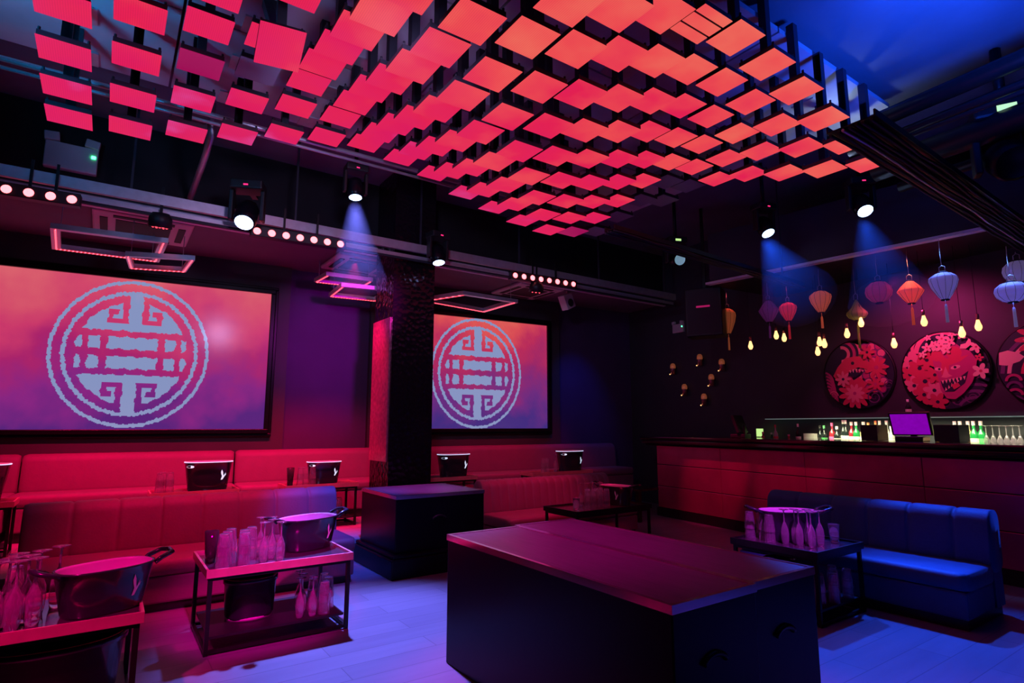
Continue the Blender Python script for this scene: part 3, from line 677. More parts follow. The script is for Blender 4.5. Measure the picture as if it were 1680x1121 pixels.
# ------------------------------------------------------------------ round pictures behind the bar
C4=['art_navy','art_crim','art_rose','art_mag','art_pale','art_plum']
for n_,c in zip(C4,((.02,.02,.05),(.62,.05,.12),(.75,.22,.3),(.5,.04,.2),(.85,.5,.45),(.16,.05,.18))): M[n_]=mat('print_'+n_,c,.5)
def disc_art(y,z,rad,label,draw):
    t=thing('round_picture',label,'picture',(XB-.002,y,z),0)
    # local: u to the viewer's right = -y, v up ; board has thickness toward the room (-x)
    MB().lathe([(0.001,0),(rad+.01,0),(rad+.01,.03),(rad,.033)],56,T=Matrix.Rotation(R(-90),4,'Y')).build('board','black',t)
    m=MB(); lay=[0]
    def P(pts,mi):
        lay[0]+=1; x_=-.034-.00025*lay[0]
        q=[]
        for u,v in pts:
            r=math.hypot(u,v)
            if r>.985: u,v=u/r*.985,v/r*.985
            q.append((x_,-u*rad,v*rad))
        m.poly(q,mi)
    def circ(u,v,r,mi,n=20,sq=1,rot=0): P([(u+r*math.cos(2*PI*k/n)*math.cos(rot)-r*sq*math.sin(2*PI*k/n)*math.sin(rot),v+r*math.cos(2*PI*k/n)*math.sin(rot)+r*sq*math.sin(2*PI*k/n)*math.cos(rot)) for k in range(n)],mi)
    def ring(u,v,ra,rb,a0,a1,mi,n=14): P([(u+ra*math.cos(R(a0+(a1-a0)*k/n)),v+ra*math.sin(R(a0+(a1-a0)*k/n))) for k in range(n+1)]+[(u+rb*math.cos(R(a1+(a0-a1)*k/n)),v+rb*math.sin(R(a1+(a0-a1)*k/n))) for k in range(n+1)],mi)
    def flower(u,v,r,n,mi,mc,pw=.5,rot=0):
        for k in range(n):
            a=2*PI*k/n+rot; circ(u+r*.55*math.cos(a),v+r*.55*math.sin(a),r*.46,mi,12,pw,a)
        circ(u,v,r*.18,mc,8)
    def spiral(u,v,r,mi,turns=2.2,w=.3):
        n=40; o=[];i_=[]
        for k in range(n+1):
            a=2*PI*turns*k/n; q=r*(1-k/n*.95); o.append((u+q*math.cos(a),v+q*math.sin(a))); q2=q*(1-.18); i_.append((u+q2*math.cos(a),v+q2*math.sin(a)))
        for k in range(n): P([o[k],o[k+1],i_[k+1],i_[k]],mi); lay[0]-=1
        lay[0]+=1
    circ(0,0,.985,0,64)
    draw(P,circ,ring,flower,spiral)
    m.build('print',C4,t)
def art1(P,circ,ring,flower,spiral):
    for k in range(6): ring(-.42,.62,.16+.17*k,.16+.17*k+.09,-95,95,3 if k%2 else 2)
    for a in range(7):
        for b in range(3):
            circ(.25+.2*b+.05*(a%2),.75-.2*a,.13,5,14); circ(.25+.2*b+.05*(a%2),.75-.2*a,.10,2 if (a+b)%2 else 3,14)
    for k in range(7): ring(-1.05,-.2-.12*k,.3+.02*k,.36+.02*k,-60,70,3)
    # dragon-like jaw shape
    P([(-.55,.25),(-.3,.5),(.05,.52),(.4,.3),(.62,.12),(.3,.12),(.05,.2),(-.2,.12),(-.35,-.05),(-.15,-.18),(.1,-.1),(.2,-.25),(-.15,-.42),(-.5,-.3),(-.7,0)],1)
    P([(-.28,.02),(-.1,.1),(.1,.02),(-.05,-.1)],0)
    for k in range(6): P([(-.22+.09*k,.13+.03*math.sin(k)),(-.16+.09*k,.13+.03*math.sin(k)),(-.19+.09*k,.04)],4)
    circ(-.1,.33,.05,0,10)
    flower(.55,.15,.34,9,1,3,.35); flower(-.1,-.55,.48,12,1,3,.35,.2); flower(-.1,-.55,.28,10,2,3,.4); flower(-.4,-.12,.24,8,2,0,.4); flower(.5,-.32,.24,7,1,3,.4); flower(.35,.6,.22,6,1,0,.5)
    spiral(.45,-.68,.24,5); spiral(.85,-.35,.15,5); spiral(-.72,-.6,.16,2); spiral(.35,.72,.12,3)
def art2(P,circ,ring,flower,spiral):
    for k in range(3): spiral(.55-.3*k,-.72-.04*k,.2,5)
    for k in range(5): ring(.6,-1.1,.35+.16*k,.42+.16*k,40,150,5)
    ring(-.05,.45,.5,.62,60,175,2); ring(-.4,.62,.25,.33,90,280,2)
    # left : cluster of blossoms
    for (u,v,r,c) in ((-.75,.3,.28,2),(-.8,-.05,.26,1),(-.55,.1,.3,1),(-.72,-.35,.27,2),(-.45,-.25,.32,1),(-.5,-.6,.28,1),(-.25,-.5,.27,2),(-.2,-.8,.25,1),(-.35,.3,.26,1),(-.2,-.1,.24,1)): flower(u,v,r,6,c,0,.6,u*5)
    # mask
    P([(-.22,.42),(-.1,.58),(.1,.52),(.15,.6),(.35,.65),(.5,.5),(.62,.45),(.75,.2),(.7,-.1),(.6,-.35),(.4,-.6),(.2,-.75),(.02,-.72),(-.1,-.5),(-.12,-.2),(-.2,.1)],3)
    P([(-.2,.38),(-.05,.55),(.05,.35),(.1,.3),(.45,.32),(.6,.35),(.4,.2),(.15,.12),(.12,-.05),(.05,-.15),(-.05,-.1),(-.02,.2)],1)
    circ(.28,.42,.17,1,18); circ(-.12,.4,.12,1,16,1.3)
    circ(.28,.06,.11,4,14,.45,R(12)); circ(.27,.06,.035,0,8); circ(-.1,.04,.09,4,14,.5,R(-12)); circ(-.08,.04,.032,0,8)
    P([(-.02,-.12),(.06,.1),(.12,-.1),(.2,-.16),(.05,-.2),(-.06,-.17)],2)
    P([(-.08,-.27),(.1,-.24),(.35,-.2),(.55,-.05),(.45,-.35),(.2,-.55),(0,-.55),(-.06,-.4)],0)
    for k in range(7): P([(-.06+.08*k,-.26+.012*k),(0+.08*k,-.25+.012*k),(-.03+.08*k,-.35+.012*k)],4)
    for k in range(6): P([(.0+.07*k,-.53+.05*k),(.05+.07*k,-.5+.05*k),(.02+.07*k,-.43+.05*k)],4)
    P([(.15,-.38),(.3,-.33),(.35,-.42),(.2,-.5)],1)
    # horns
    P([(.42,.52),(.55,.5),(.68,.6),(.72,.78),(.62,.93),(.63,.75),(.56,.64),(.45,.62)],4)
    P([(-.18,.5),(-.08,.56),(-.12,.68),(-.2,.78),(-.24,.65)],4)
    for (u,v,r) in ((.05,.82,.15),(.22,.72,.14),(.02,.62,.16),(-.14,.7,.1),(.12,.53,.13),(.5,.86,.12),(-.3,.62,.13),(-.42,.45,.1),(.78,.52,.16),(.82,-.08,.2),(.3,.9,.1),(-.25,.88,.09)): flower(u,v,r,5,4,1,.6,u*3)
    flower(.82,.25,.1,5,1,0,.6)
def art3(P,circ,ring,flower,spiral):
    for k in range(5): ring(.1,-.25,1.05-.13*k,.97-.13*k,20,175,[5,4,0,1,0][k])
    P([(-.95,.35),(-.95,.05),(-.8,.02),(-.55,.1),(-.45,.2),(-.55,.3),(-.75,.38)],4)
    flower(-.1,.6,.5,12,1,4,.3); flower(-.1,.6,.34,10,4,1,.25)
    for a in range(5):
        for b in range(4): ring(-.7+.36*b,-.35-.17*a,.17,.11,0,180,5 if a%2 else 3)
    flower(-.1,-.5,.4,9,1,3,.4)
disc_art(4.07,1.995,.435,'round picture left of the three, pink swirls with dragon jaw and lotus',art1)
disc_art(3.12,1.965,.435,'middle round picture with grinning horned demon mask and blossoms',art2)
disc_art(2.2,1.96,.435,'round picture cut by the right edge, star flower over waves',art3)
# ------------------------------------------------------------------ lanterns and bulbs over the bar
def fabric(name,c,em=0.0):
    m=mat(name,c,.7,emit=c,es=em); nt=m.node_tree; N=nt.nodes; L=nt.links; b=N['Principled BSDF']
    b.inputs['Subsurface Weight'].default_value=0
    out=N['Material Output']; tr=N.new('ShaderNodeBsdfTranslucent'); tr.inputs[0].default_value=(*c,1); ms=N.new('ShaderNodeMixShader'); ms.inputs[0].default_value=.4
    L.new(b.outputs[0],ms.inputs[1]); L.new(tr.outputs[0],ms.inputs[2]); L.new(ms.outputs[0],out.inputs[0]); return m
LP={'onion':[(.22,1),(.3,.985),(.62,.9),(.92,.74),(1,.6),(.88,.42),(.55,.18),(.26,0)],'diamond':[(.25,1),(.32,.98),(.65,.8),(1,.56),(.95,.48),(.6,.2),(.28,0)],'flat':[(.3,1),(.6,.95),(.92,.75),(1,.52),(.92,.3),(.6,.08),(.3,0)],'drop':[(.3,1),(.6,.95),(.95,.82),(1,.7),(.85,.45),(.5,.15),(.28,0)],'garlic':[(.12,1),(.2,.9),(.5,.62),(.95,.38),(1,.28),(.8,.12),(.3,0)]}
def lantern(px,pyt,pyb,w,x,shape,c,lampc,lampw,label,tassel=.18,em=0,zt=None):
    top=at(px,pyt,x=x); bot=at(px,pyb,x=x); h=abs((top-bot).z); q=at(px+w/2,pyt,x=x); dist=(top-Vector((0,0,H))).length
    depth=(top-Vector((0,0,H))).dot(fw); r=w/2/F*depth*1.0
    t=thing('silk_lantern',label,'lantern',(x,top.y,bot.z),0,'silk lanterns hanging over the bar')
    fm=fabric('lantern_silk_%d'%px,c,em)
    n=48; prof=[(a*r,b*h) for a,b in LP[shape]]; pr=[]
    for i in range(len(prof)-1):
        for s in range(3): f=s/3; pr.append((prof[i][0]*(1-f)+prof[i+1][0]*f,prof[i][1]*(1-f)+prof[i+1][1]*f))
    pr.append(prof[-1])
    vs=[];m=MB()
    rows=[]
    for (rr_,z) in pr:
        rows.append([((rr_*(1-.035*abs(math.sin(k*PI/ (n/12)))) )*math.cos(2*PI*k/n),(rr_*(1-.035*abs(math.sin(k*PI/(n/12)))))*math.sin(2*PI*k/n),z) for k in range(n)])
    m.grid(rows,closed=True); m.build('shade',fm,t)
    rb=MB()
    for k in range(12):
        a=2*PI*k/12; rb.tube([(rr_*1.01*math.cos(a),rr_*1.01*math.sin(a),z) for rr_,z in pr],.0016,4,cap=False)
    rb.lathe([(prof[0][0],h),(prof[0][0]+.004,h+.006),(prof[0][0],h+.012)],16); rb.lathe([(prof[-1][0],-.012),(prof[-1][0]+.004,-.006),(prof[-1][0],0)],16)
    rb.build('rib','dkcord',t)
    hm=MB().tube([(0,-r*.2,h),(0,-r*.2,h+.06),(0,0,h+.075),(0,r*.2,h+.06),(0,r*.2,h)],.003,5); 
    ct=(zt or ZBL)-bot.z-.001
    hm.tube([(0,0,h+.075),(.004,.006,(h+.075+ct)/2),(0,0,ct)],.003,5); hm.build('hanging_cord','cord',t)
    if tassel:
        MB().tube([(0,0,0),(0,0,-.07)],.003,5).tube([(0,0,-.05),(0,0,-.07),(0,0,-.07-tassel)],[.008,.012,.014],8).build('tassel',fm,t)
    if lampc:
        l=bpy.data.lights.new('lantern_spot','SPOT'); l.color=lampc; l.energy=lampw*2.6; l.spot_size=R(46); l.spot_blend=.5; l.shadow_soft_size=.02
        lo=bpy.data.objects.new('lantern_spot',l); col.objects.link(lo); lo.location=(x-.06,top.y,top.z+.32)
        lo.rotation_euler=(Vector((.06,0,-.45))).to_track_quat('-Z','Y').to_euler()
GRN=(.05,1,.35);REDc=(1,.08,.1);BLU=(.12,.3,1);ORG=(1,.25,.12)
lantern(1193,507,548,26,6.62,'drop',(.75,.26,.1),REDc,3,'orange silk lantern half hidden by the black speaker',.16,.14)
lantern(1260,494,529,31,6.6,'diamond',(.35,.07,.4),GRN,7,'purple silk lantern lit green on top',.14,.1)
lantern(1292,497,527,27,6.6,'drop',(.85,.05,.1),REDc,8,'small bright red silk lantern beside the purple one',.16,.22)
lantern(1345,478,513,33,6.55,'drop',(.85,.2,.1),REDc,14,'red and gold silk lantern with tall red-lit hanger',.12,.25)
lantern(1404,492,526,31,6.9,'garlic',(.42,.4,.12),None,0,'olive green garlic-shaped lantern, dimmest of the row',.26,.04)
lantern(1440,463,497,39,6.5,'flat',(.5,.03,.16),GRN,9,'round magenta lantern lit green on top',.0,.22)
lantern(1492,462,498,38,6.55,'diamond',(.9,.15,.1),ORG,12,'bright orange-red diamond lantern',.16,.28)
lantern(1546,448,492,41,6.5,'drop',(.42,.32,.62),BLU,14,'lavender lantern shaped like an upturned drop with blue light above',.16,.2)
lantern(1658,464,496,47,6.5,'flat',(.42,.33,.7),BLU,14,'wide flat lavender lantern near the right edge',.16,.22,zt=2.98)
lantern(1668,429,464,42,6.8,'flat',(.42,.33,.7),BLU,10,'lavender lantern behind and above the flat one at the right edge',0,.2,zt=2.98)
bt_=thing('pendant_bulb','x','light bulb',group='bare bulbs over the bar')
MB().lathe([(.001,-.115),(.018,-.11),(.03,-.085),(.031,-.065),(.02,-.03),(.013,0)],16).build('bulb','bulb',bt_)
MB().tube([(0,-.005,-.035),(0,-.006,-.085),(0,.006,-.085),(0,.005,-.035)],.0035,6).tube([(0,0,-.04),(0,0,-.09)],.006,6).build('filament','filament',bt_)
MB().lathe([(.001,.06),(.014,.06),(.016,.0),(.001,0)],14).build('socket','socket',bt_)
PB=Proto(bt_)
BUL=[(1231,560,'leftmost bare bulb over the bar, by itself'),(1273,543,'bare bulb below the purple lantern'),(1286,547,'bare bulb below the small red lantern'),(1344,553,'uppermost bulb of the cluster under the red and gold lantern'),(1352,556,'round bulb at right of the cluster under the red and gold lantern'),(1341,569,'lowest bulb of the cluster under the red and gold lantern'),(1389,539,'bare bulb left of the olive lantern'),(1412,521,'bare bulb in front of the olive lantern'),(1466,555,'bare bulb between the left and middle round pictures'),(1515,518,'bare bulb between the orange and lavender lanterns'),(1577,536,'bare bulb overlapping the top of the demon mask picture'),(1604,525,'bare bulb right of the drop lantern')]
for k,(px,py,lab) in enumerate(BUL):
    x=6.75+.12*(k%3); q=at(px,py,x=x); o=PB.put((x,q.y,q.z),0,lab)
    MB().tube([(0,0,.06),(.004,.003,(ZBL-q.z)/2),(0,0,ZBL-q.z-.001)],.0025,5).build('cord','dkcord',o)
# copper wall sconces in the far corner
sct=thing('wall_sconce','x','wall lamp',group='copper wall lamps in the far corner')
MB().lathe([(.001,.07),(.025,.065),(.042,.04),(.047,.0),(.042,-.02),(.001,-.02)],18).build('dome','sconce',sct)
MB().lathe([(.04,-.02),(.04,-.12),(.001,-.125)],16).build('lower_shade','socket',sct)
MB().box(.0,-.02,-.04,.07,.02,.0).build('bracket','blackmetal',sct)
MB().lathe([(.001,-.13),(.012,-.12),(.001,-.11)],10,cx=-.045,cy=.03).build('indicator','bulb',sct)
SC=Proto(sct)
for px,py,lab in ((1104,603,'leftmost copper wall lamp in the dark corner'),(1148,588,'topmost copper wall lamp in the dark corner'),(1184,596,'rightmost copper wall lamp in the dark corner'),(1167,621,'copper wall lamp right of centre, second column from right'),(1123,637,'copper wall lamp low at left, above the bar end'),(1155,653,'lowest copper wall lamp in the dark corner')):
    q=at(px,py,x=XB-.07); SC.put((XB-.0705,q.y,q.z),0,lab)
# ------------------------------------------------------------------ ceiling fixtures
truss=thing('lighting_truss','long steel lighting rail hung before the low ceiling','rail',A(2.6,6.12,3.44),ROT)
for (dy,dz,w,h,m_) in ((0,.0,.02,.05,'steel'),(.05,-.1,.015,.02,'steel'),(.0,-.15,.015,.012,'dkcord')): MB().box(-4.8,dy-w,dz-h,4.9,dy+w,dz+h).build('rail',m_,truss)
for k in range(7): MB().box(-4.05+k*1.45,-.01,.05,-4.03+k*1.45,.01,ZC-3.44).build('hanger','stem',truss)
def tray(label,a,b,w,n,z):
    d=(b-a); L=d.length; t=thing('cable_tray',label,'cable tray',a,math.atan2(d.y,d.x))
    MB().box(0,-w,0,L,-w+.01,.04).box(0,w-.01,0,L,w,.04).box(0,-w+.01,0,L,w-.01,.006).build('tray','blackmetal',t)
    rd=random.Random(3)
    for k in range(n):
        y=-w*.8+1.6*w*k/(n-1); MB().tube([(L*s/12,y+rd.uniform(-.008,.008),.02-.035+rd.uniform(-.006,.008)) for s in range(13)],.009,6).build('cable','steel' if k==4 else 'dkcord',t)
    for k in range(4):
        if (label.startswith('narrow') and k<3) or (label.startswith('wide') and k<3): continue
        MB().box(L*(k+.5)/4,-.006,.04,L*(k+.5)/4+.012,.006,ZC-a.z).build('hanger','stem',t)
a_=at(1395,205,z=3.02); b_=A(0,0); b_=a_+A(1,.0)*3.75; tray('wide cable tray running from the panel corner over the bar',a_,Vector((XB-.05,a_.y+(XB-a_.x)*.1,3.02)),.13,7,3.02)
a_=at(1000,378,z=3.05); b_=at(1385,492,z=3.05); d_=(b_-a_).normalized(); s_=(6.6-a_.x)/d_.x; tray('narrow cable tray behind the panel wave leading toward the lanterns',a_,a_+d_*s_,.06,4,3.05)
def moving_head(label,loc,tilt,pan,lens,hang,sc_=1,lcd=None):
    t=thing('moving_head_light',label,'stage light',loc,pan,'moving head lights'); t.scale=(sc_,)*3
    MB().box(-.11,-.08,.17,.11,.08,.24).build('base','black',t,bevel=.012)
    for s in(-1,1): MB().box(s*.105-.014,-.035,-.05,s*.105+.014,.035,.17).build('yoke_arm','black',t,bevel=.006)
    T_=Matrix.Rotation(tilt,4,'X')
    MB().lathe([(.001,.1),(.06,.095),(.078,.05),(.08,-.06),(.07,-.095),(.062,-.1)],20,T=T_).build('head','gloss',t)
    MB().lathe([(.001,-.092),(.06,-.092),(.062,-.1)],20,T=T_).build('lens',lens,t)
    if lcd: MB().box(-.035,-.083,.185,.03,-.0805,.21).build('display','lcd',t)
    else: MB().box(-.015,-.083,.19,.015,-.0805,.2).build('indicator','red_dot',t)
    if hang: MB().tube([(0,0,.24),(0,0,hang/sc_)],.02,8).build('hanging_pole','blackmetal',t)
    else: MB().box(-.02,.08,.19,.02,.2,.22).build('clamp','blackmetal',t)
    return t
def hp(px,py,**k): return at(px,py,**k)
q=hp(405,352,y=5.96); moving_head('big moving head light on the rail above the left screen',q,R(-35),R(-20),'blue_lens',ZC-q.z-.01 if False else 0,1.35)
q=HD2=hp(583,310,y=5.6); moving_head('moving head light with blue beam hanging at the panel corner left of the pillar',q,R(-10),0,'blue_lens',ZC-q.z-.01)
q=hp(718,418,y=6.13); moving_head('moving head light on the rail in front of the pillar',q,R(-15),R(10),'blue_lens',0,1.1)
q=hp(1109,425,x=5.5); moving_head('dim moving head light on a black pole right of the panels',q,R(-70),R(-20),'dim_lens',ZC-q.z-.01,1.15,True)
HL1=hp(1254,372,x=5.75); moving_head('moving head light with blue beam, left of the two before the lanterns',HL1,R(-28),R(-10),'blue_lens',ZC-HL1.z-.01,1.1)
HL2=hp(1413,336,x=6.0); moving_head('moving head light with blue beam, right of the two before the lanterns',HL2,R(-35),R(-35),'blue_lens',ZC-HL2.z-.01,1.15)
q=hp(1655,262,x=5.6); moving_head('large dark moving head with lit green display at the right edge',q,R(-60),R(-60),'black',ZC-q.z-.01,1.9,True)
# red lamp battens
def batten(label,pa,pb,y,n,half=False):
    a=at(*pa,y=y); b=at(*pb,y=y); L=(b-a).length; t=thing('lamp_batten',label,'light bar',a,math.atan2(b.y-a.y,b.x-a.x),'red lamp battens on the rail'); dz=(b.z-a.z)
    MB().box(-.06,-.04,-.05,L+.06,.05,.06).build('housing','black',t,bevel=.006)
    for k in range(n):
        x=L*k/(n-1); MB().lathe([(.001,.028),(.02,.024),(.036,.0)],14,cx=0,T=Matrix.Translation((x,-.041,0))@Matrix.Rotation(R(90),4,'X')).build('lamp','red_lamp',t)
    for u_ in (.3,.7): MB().box(L*u_,-.01,.06,L*u_+.02,.01,.3).build('clamp','blackmetal',t)
batten('red lamp batten at upper left with four round lamps in view',(12,313),(119,328),6.02,4)
batten('red lamp batten with seven round lamps left of the pillar',(421,381),(557,404),6.17,7)
batten('red lamp batten with eight lamps right of the pillar',(843,453),(938,469),6.42,8)
# hanging LED frames
def led_frame(label,pts,z,t_=.05,skip=()):
    P_=[at(*p,z=z) for p in pts]; c=sum(P_,Vector())/len(P_); t=thing('hanging_led_frame',label,'light frame',c,0,'red LED outline frames over the banquettes')
    P_=[p-c for p in P_]; n=len(P_); 
    f=MB(); l=MB()
    inn=[p*(1-.16) for p in P_]; led_=[p*(1-.08) for p in P_]
    for k in range(n):
        a,b=P_[k],P_[(k+1)%n]; ai,bi=inn[k],inn[(k+1)%n]
        f.add([a+up*0,b,bi,ai,a+up*.05,b+up*.05,bi+up*.05,ai+up*.05],[(0,3,2,1),(4,5,6,7),(0,1,5,4),(2,3,7,6)],0)
        if k in skip: continue
        a,b=led_[k],led_[(k+1)%n]; L=(b-a).length; m=max(2,int(L/.035))
        dd=(b-a).normalized(); nn=Vector((-dd.y,dd.x,0))*.006
        l.add([a-nn-up*.006,b-nn-up*.006,b+nn-up*.006,a+nn-up*.006,a-nn-up*.0005,b-nn-up*.0005,b+nn-up*.0005,a+nn-up*.0005],[(0,3,2,1),(4,5,6,7),(0,1,5,4),(1,2,6,5),(2,3,7,6),(3,0,4,7)])
    f.build('frame','steel',t); l.build('led_strip','led_dots',t)
    for k in range(0,n,max(1,n//2)): MB().tube([inn[k]+up*.05,inn[k]+up*(ZL-z-.001)],.004,5).build('hanging_rod','steel',t)
led_frame('big red LED outline frame over the left screen, nearer of the pair',[(82,374),(276,399),(261,431),(85,409)],3.15,skip=(0,))
led_frame('smaller red LED outline frame over the left screen, lower at right',[(205,420),(320,427),(305,447),(212,441)],3.05,skip=(0,))
led_frame('red LED outline frame directly left of the pillar, upper',[(515,463),(535,452),(612,462),(596,472)],3.2,skip=(1,))
led_frame('red LED outline frame directly left of the pillar, lower',[(539,487),(560,470),(640,478),(618,495)],3.05,skip=(1,))
led_frame('red LED outline frame right of the pillar',[(690,494),(760,483),(850,497),(795,513)],3.12,skip=(1,))
# air-conditioning cassettes
def cassette(label,c,s,rz):
    t=thing('air_conditioner',label,'air conditioner',(c.x,c.y,ZL-.001),rz,'ceiling air conditioners')
    MB().box(-s,-s,-.05,s,s,0).build('cover','white',t,bevel=.02)
    MB().box(-s*.55,-s*.55,-.056,s*.55,s*.55,-.0505).build('grille','grille',t)
    for k in range(4):
        T_=Matrix.Rotation(k*PI/2,4,'Z'); MB().box(-s*.6,-s*.85,-.058,s*.6,-s*.7,-.0505,T=T_).build('louvre','grille',t)
cassette('air conditioner in the low ceiling above the left screen',at(235,375,z=ZL-.03),.45,ROT)
cassette('air conditioner in the low ceiling right of the pillar',at(865,478,z=ZL-.03),.42,ROT)
cassette('air conditioner in the low ceiling directly left of the pillar',at(590,435,z=ZL-.03),.4,ROT)
def par(label,q):
    t=thing('par_light',label,'stage light',q,0,'round par lights')
    T_=Matrix.Rotation(R(12),4,'X')
    MB().lathe([(.001,.09),(.07,.085),(.095,.04),(.1,-.05),(.095,-.05)],22,T=T_).build('body','black',t)
    MB().lathe([(.001,-.045),(.095,-.045)],22,T=T_).build('lens','grille',t)
    l=MB()
    for k in range(7):
        a=2*PI*k/6; r_=0 if k==6 else .055; l.lathe([(.001,-.056),(.012,-.0495)],8,T=T_@Matrix.Translation((r_*math.cos(a),r_*math.sin(a),0)))
    l.build('led_cluster','red_led',t); MB().box(-.012,-.012,.09,.012,.012,.34).build('clamp','blackmetal',t)
par('round par light with red LEDs on the rail above the left screen',at(263,365,y=6.12)); par('round par light with red LEDs under the right batten',at(880,474,y=6.43))
# white wall speaker hanging under the low ceiling at right
q=at(930,495,y=7.4); w_=thing('hanging_speaker','white tilted speaker box below the low ceiling right of the pillar','speaker',q,R(10))
T_=Matrix.Rotation(R(-25),4,'Y'); MB().box(-.1,-.07,-.12,.1,.07,.12,T=T_).build('cabinet','white',w_,bevel=.01); MB().box(-.01,-.01,.1,.01,.01,ZL-q.z-.001).build('bracket','white',w_)
MB().lathe([(.001,0),(.06,0),(.065,.004)],18,T=T_@Matrix.Translation((0,-.071,-.03))@Matrix.Rotation(R(90),4,'X')).build('cone','grille',w_)
# emergency lights
def emergency(label,q,rz,sz=1):
    t=thing('emergency_light',label,'emergency light',q,rz); t.scale=(sz,)*3
    MB().box(-.16,-.03,-.1,.16,.03,.1).build('casing','white',t,bevel=.008)
    for s in(-.11,.1): MB().box(s-.045,-.04,.115,s+.045,.02,.18,T=Matrix.Rotation(R(8 if s>0 else -6),4,'Y')).build('lamp_head','white',t,bevel=.006)
    MB().box(.12,-.036,.02,.145,-.0305,.04).build('indicator','green_dot',t)
ql=at(118,262,y=6.36+0); emergency('white twin-head emergency light with green dot at upper left',(ql.x,A(iA(ql).x,6.79).y-.04,at(118,262,y=A(iA(ql).x,6.79).y-.04).z),ROT,1.28)
qy=A(iA(ql).x,6.79).y-.03; 
for o in [o for o in col.objects if o.name.startswith('emergency_light')]: 
    q=at(118,262,y=qy-.02); o.location=(q.x,A(iA(q).x,6.8).y-.085,q.z)
q=at(1112,539,x=XB-.04); emergency('small white emergency light with green dot in the dark far corner',(XB-.0232,q.y,q.z),R(-90),.75)
# black speaker column beside the lanterns
q=at(1158,515,x=6.3); t=thing('black_speaker','big black hanging speaker left of the lanterns','speaker',(6.3,q.y,q.z),R(-60))
MB().box(-.24,-.17,-.33,.24,.17,.33).build('cabinet','black',t,bevel=.012); MB().box(-.21,-.176,-.3,.21,-.1705,.3).build('grille_front','grille',t); MB().box(-.09,-.18,.06,.09,-.1765,.085).build('glint_strip','led_dim',t)  # glowing strip on the grille paints in a magenta glint
MB().box(-.02,-.02,.33,.02,.02,ZC-q.z-.001).build('hanging_pole','blackmetal',t)
# conduit dropping below the panels at left
a_=at(345,228,z=3.9); t=MB().tube([a_+Vector((0,0,.34)),a_+Vector((0,0,.02)),a_+Vector((-.02,.25,-.05)),a_+Vector((-.12,1.2,-.2))],.03,10).build('conduit_pipe','steel'); tag(t,'bent grey conduit below the panels at upper left','pipe')
# ------------------------------------------------------------------ lights
def spot(name,loc,tgt,c,e,size,blend=.4,soft=.06):
    l=bpy.data.lights.new(name,'SPOT'); l.color=c; l.energy=e; l.spot_size=R(size); l.spot_blend=blend; l.shadow_soft_size=soft
    o=bpy.data.objects.new(name,l); col.objects.link(o); o.location=loc; o.rotation_euler=(Vector(tgt)-Vector(loc)).to_track_quat('-Z','Y').to_euler(); return o
def area(name,loc,tgt,c,e,sx,sy):
    l=bpy.data.lights.new(name,'AREA'); l.shape='RECTANGLE'; l.size=sx; l.size_y=sy; l.color=c; l.energy=e; l.spread=R(100)
    o=bpy.data.objects.new(name,l); col.objects.link(o); o.location=loc; o.rotation_euler=(Vector(tgt)-Vector(loc)).to_track_quat('-Z','Y').to_euler(); return o
RED=(1,.0,.1); PNK=(1,.02,.3); BL=(.01,.085,1); VIO=(.3,.06,1); LAV=(.16,.17,1); PUR=(.7,.0,.7)
# battens wash the banquettes
for x_ in (-1.2,-.6,0): spot('batten_wash',(x_,6.35,3.22),(x_,7.7,.3),RED,300,62,.8,.01)
for x_ in (.7,1.2,1.7): spot('batten_wash',(x_,6.4,3.22),(x_+.3,7.7,.3),RED,300,62,.8,.01)
for x_ in (3.9,4.7): spot('batten_wash',(x_,6.65,3.15),(x_,8,.3),RED,110,70,.8,.01)
spot('sofa_red',(.35,4.7,3.4),(.3,5.75,.55),RED,520,46,.8)
spot('sofa_red',(3.9,5.0,3.3),(3.9,5.75,.5),RED,300,46,.9)
spot('table_pink',(.3,1.8,3.2),(.6,4.2,.55),(1,.0,.42),1300,21,.9)  # added spot to brighten the glasses, not one of the battens
spot('table_pink',(-1.2,1.6,3.2),(-.45,3.3,.55),(1,.0,.25),800,24,.9)  # second added spot, for the nearest left table
spot('block_pink',(1.5,4.4,3.3),(1.85,2.9,.7),(1,.0,.5),560,40,.9)  # added to put a pink sheen on the block tops
spot('right_table_violet',(3.0,1.2,3.3),(4.1,2.88,.58),(.8,.04,1),800,15,.9,.08)  # added spot that lifts the glasses by the blue sofa
# blue beams to the floor
spot('blue_beam',tuple(HD2-Vector((0,0,.14))),(1.3,4.0,0),LAV,3000,40,.9)
spot('blue_beam',tuple(HL1-Vector((0,0,.15))),(3.5,1.2,0),BL,1250,34,.5)
spot('blue_beam',tuple(HL2-Vector((0,0,.15))),(4.3,1.6,0),BL,800,38,.6)
spot('blue_sofa',(1.5,4.7,3.4),(1.5,5.8,.55),BL,800,30,.9)
spot('podium_violet',(2.2,5.0,3.4),(2.3,5.75,.7),(.7,.08,1),650,24,.9)  # added from above to brighten the podium top
spot('bar_red',(4.6,4.6,3.2),(6.47,5.5,.9),(1,.0,.14),320,22,.5)  # added narrow spot, makes a red patch on the bar front
spot('bar_red',(4.6,3.4,3.2),(6.4,4.3,.95),(1,.0,.16),260,20,.5)  # second added spot for a red patch on the panels
spot('violet_floor',(3.2,.4,3.3),(3.4,.9,0),VIO,200,34,1)
spot('violet_wall',(1.9,5.2,3.0),(1.9,8.3,2.4),PUR,260,44,1)
spot('blue_wall',(6.1,7.2,3.3),(6.15,8.3,1.5),BL,40,60,1)
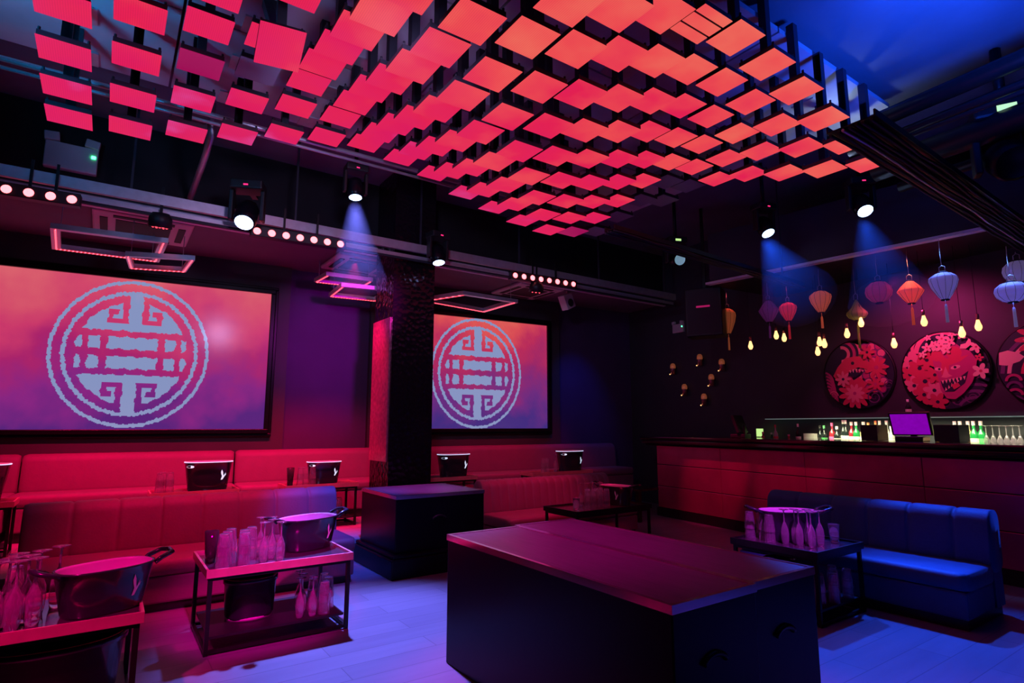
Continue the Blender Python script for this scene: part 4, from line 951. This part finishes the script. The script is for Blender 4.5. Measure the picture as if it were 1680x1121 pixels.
spot('rail_fill',(.8,2.6,3.3),(2.2,6.3,3.5),(.6,.5,1),120,110,1,.2)  # added fill so the rail and edge trim come out paler
spot('board_blue',(4.2,1.3,3.35),(4.5,1.5,4.4),BL,300,140,1,.2)  # unseen up-light added to turn the ceiling blue
spot('board_teal',(-1.5,3.7,3.4),(-.2,4.7,4.4),(.0,.3,.75),110,110,1,.2)  # added up-light for the boards at left, no fixture there
spot('board_white',(5.15,2.75,3.75),(5.2,2.72,4.4),(.5,.65,1),14,140,1,.05)  # added up-light that whitens the board corner at right
spot('ceiling_streak',(4.6,.2,3.9),(6.6,1.3,4.4),(1,.0,.4),26,9,.6,.02)
spot('ceiling_streak',(4.6,.2,3.9),(6.2,.6,4.4),(1,.0,.4),26,9,.6,.02)
area('back_bar_strip',(7.06,2.9,1.42),(7.33,2.9,1.1),(1,1,.6),13,3.2,.05)
spot('art_pink',(6.7,3.2,2.95),(7.5,3.2,1.95),(1,.05,.32),60,130,.8)
def haze(label,src,tgt,r1,L,col_):
    m=bpy.data.materials.new('lit_haze'); m.use_nodes=True; nt=m.node_tree; nt.nodes.clear(); o=nt.nodes.new('ShaderNodeOutputMaterial'); v=nt.nodes.new('ShaderNodeVolumeScatter')
    v.inputs['Density'].default_value=.022; v.inputs['Anisotropy'].default_value=.2; nt.links.new(v.outputs[0],o.inputs['Volume'])
    M['haze']=m; d=(Vector(tgt)-Vector(src)).normalized(); a=Vector(src)+d*.05
    h=MB().tube([a,a+d*L],[.07,r1],24).build('haze_beam','haze'); tag(h,label,'haze',kind='stuff')
haze('blue haze below the left one of two moving heads by the lanterns',HL1-Vector((0,0,.15)),(3.5,1.2,0),.34,1.25,BL)
haze('blue haze below the right one of two moving heads by the lanterns',HL2-Vector((0,0,.15)),(4.3,1.6,0),.34,1.15,BL)
haze('blue haze below the moving head at the panel corner',HD2-Vector((0,0,.14)),(1.3,4.0,0),.26,.95,BL)
w=bpy.data.worlds.new('world'); sc.world=w; w.use_nodes=True; w.node_tree.nodes['Background'].inputs[0].default_value=(.02,.01,.05,1); w.node_tree.nodes['Background'].inputs[1].default_value=.15
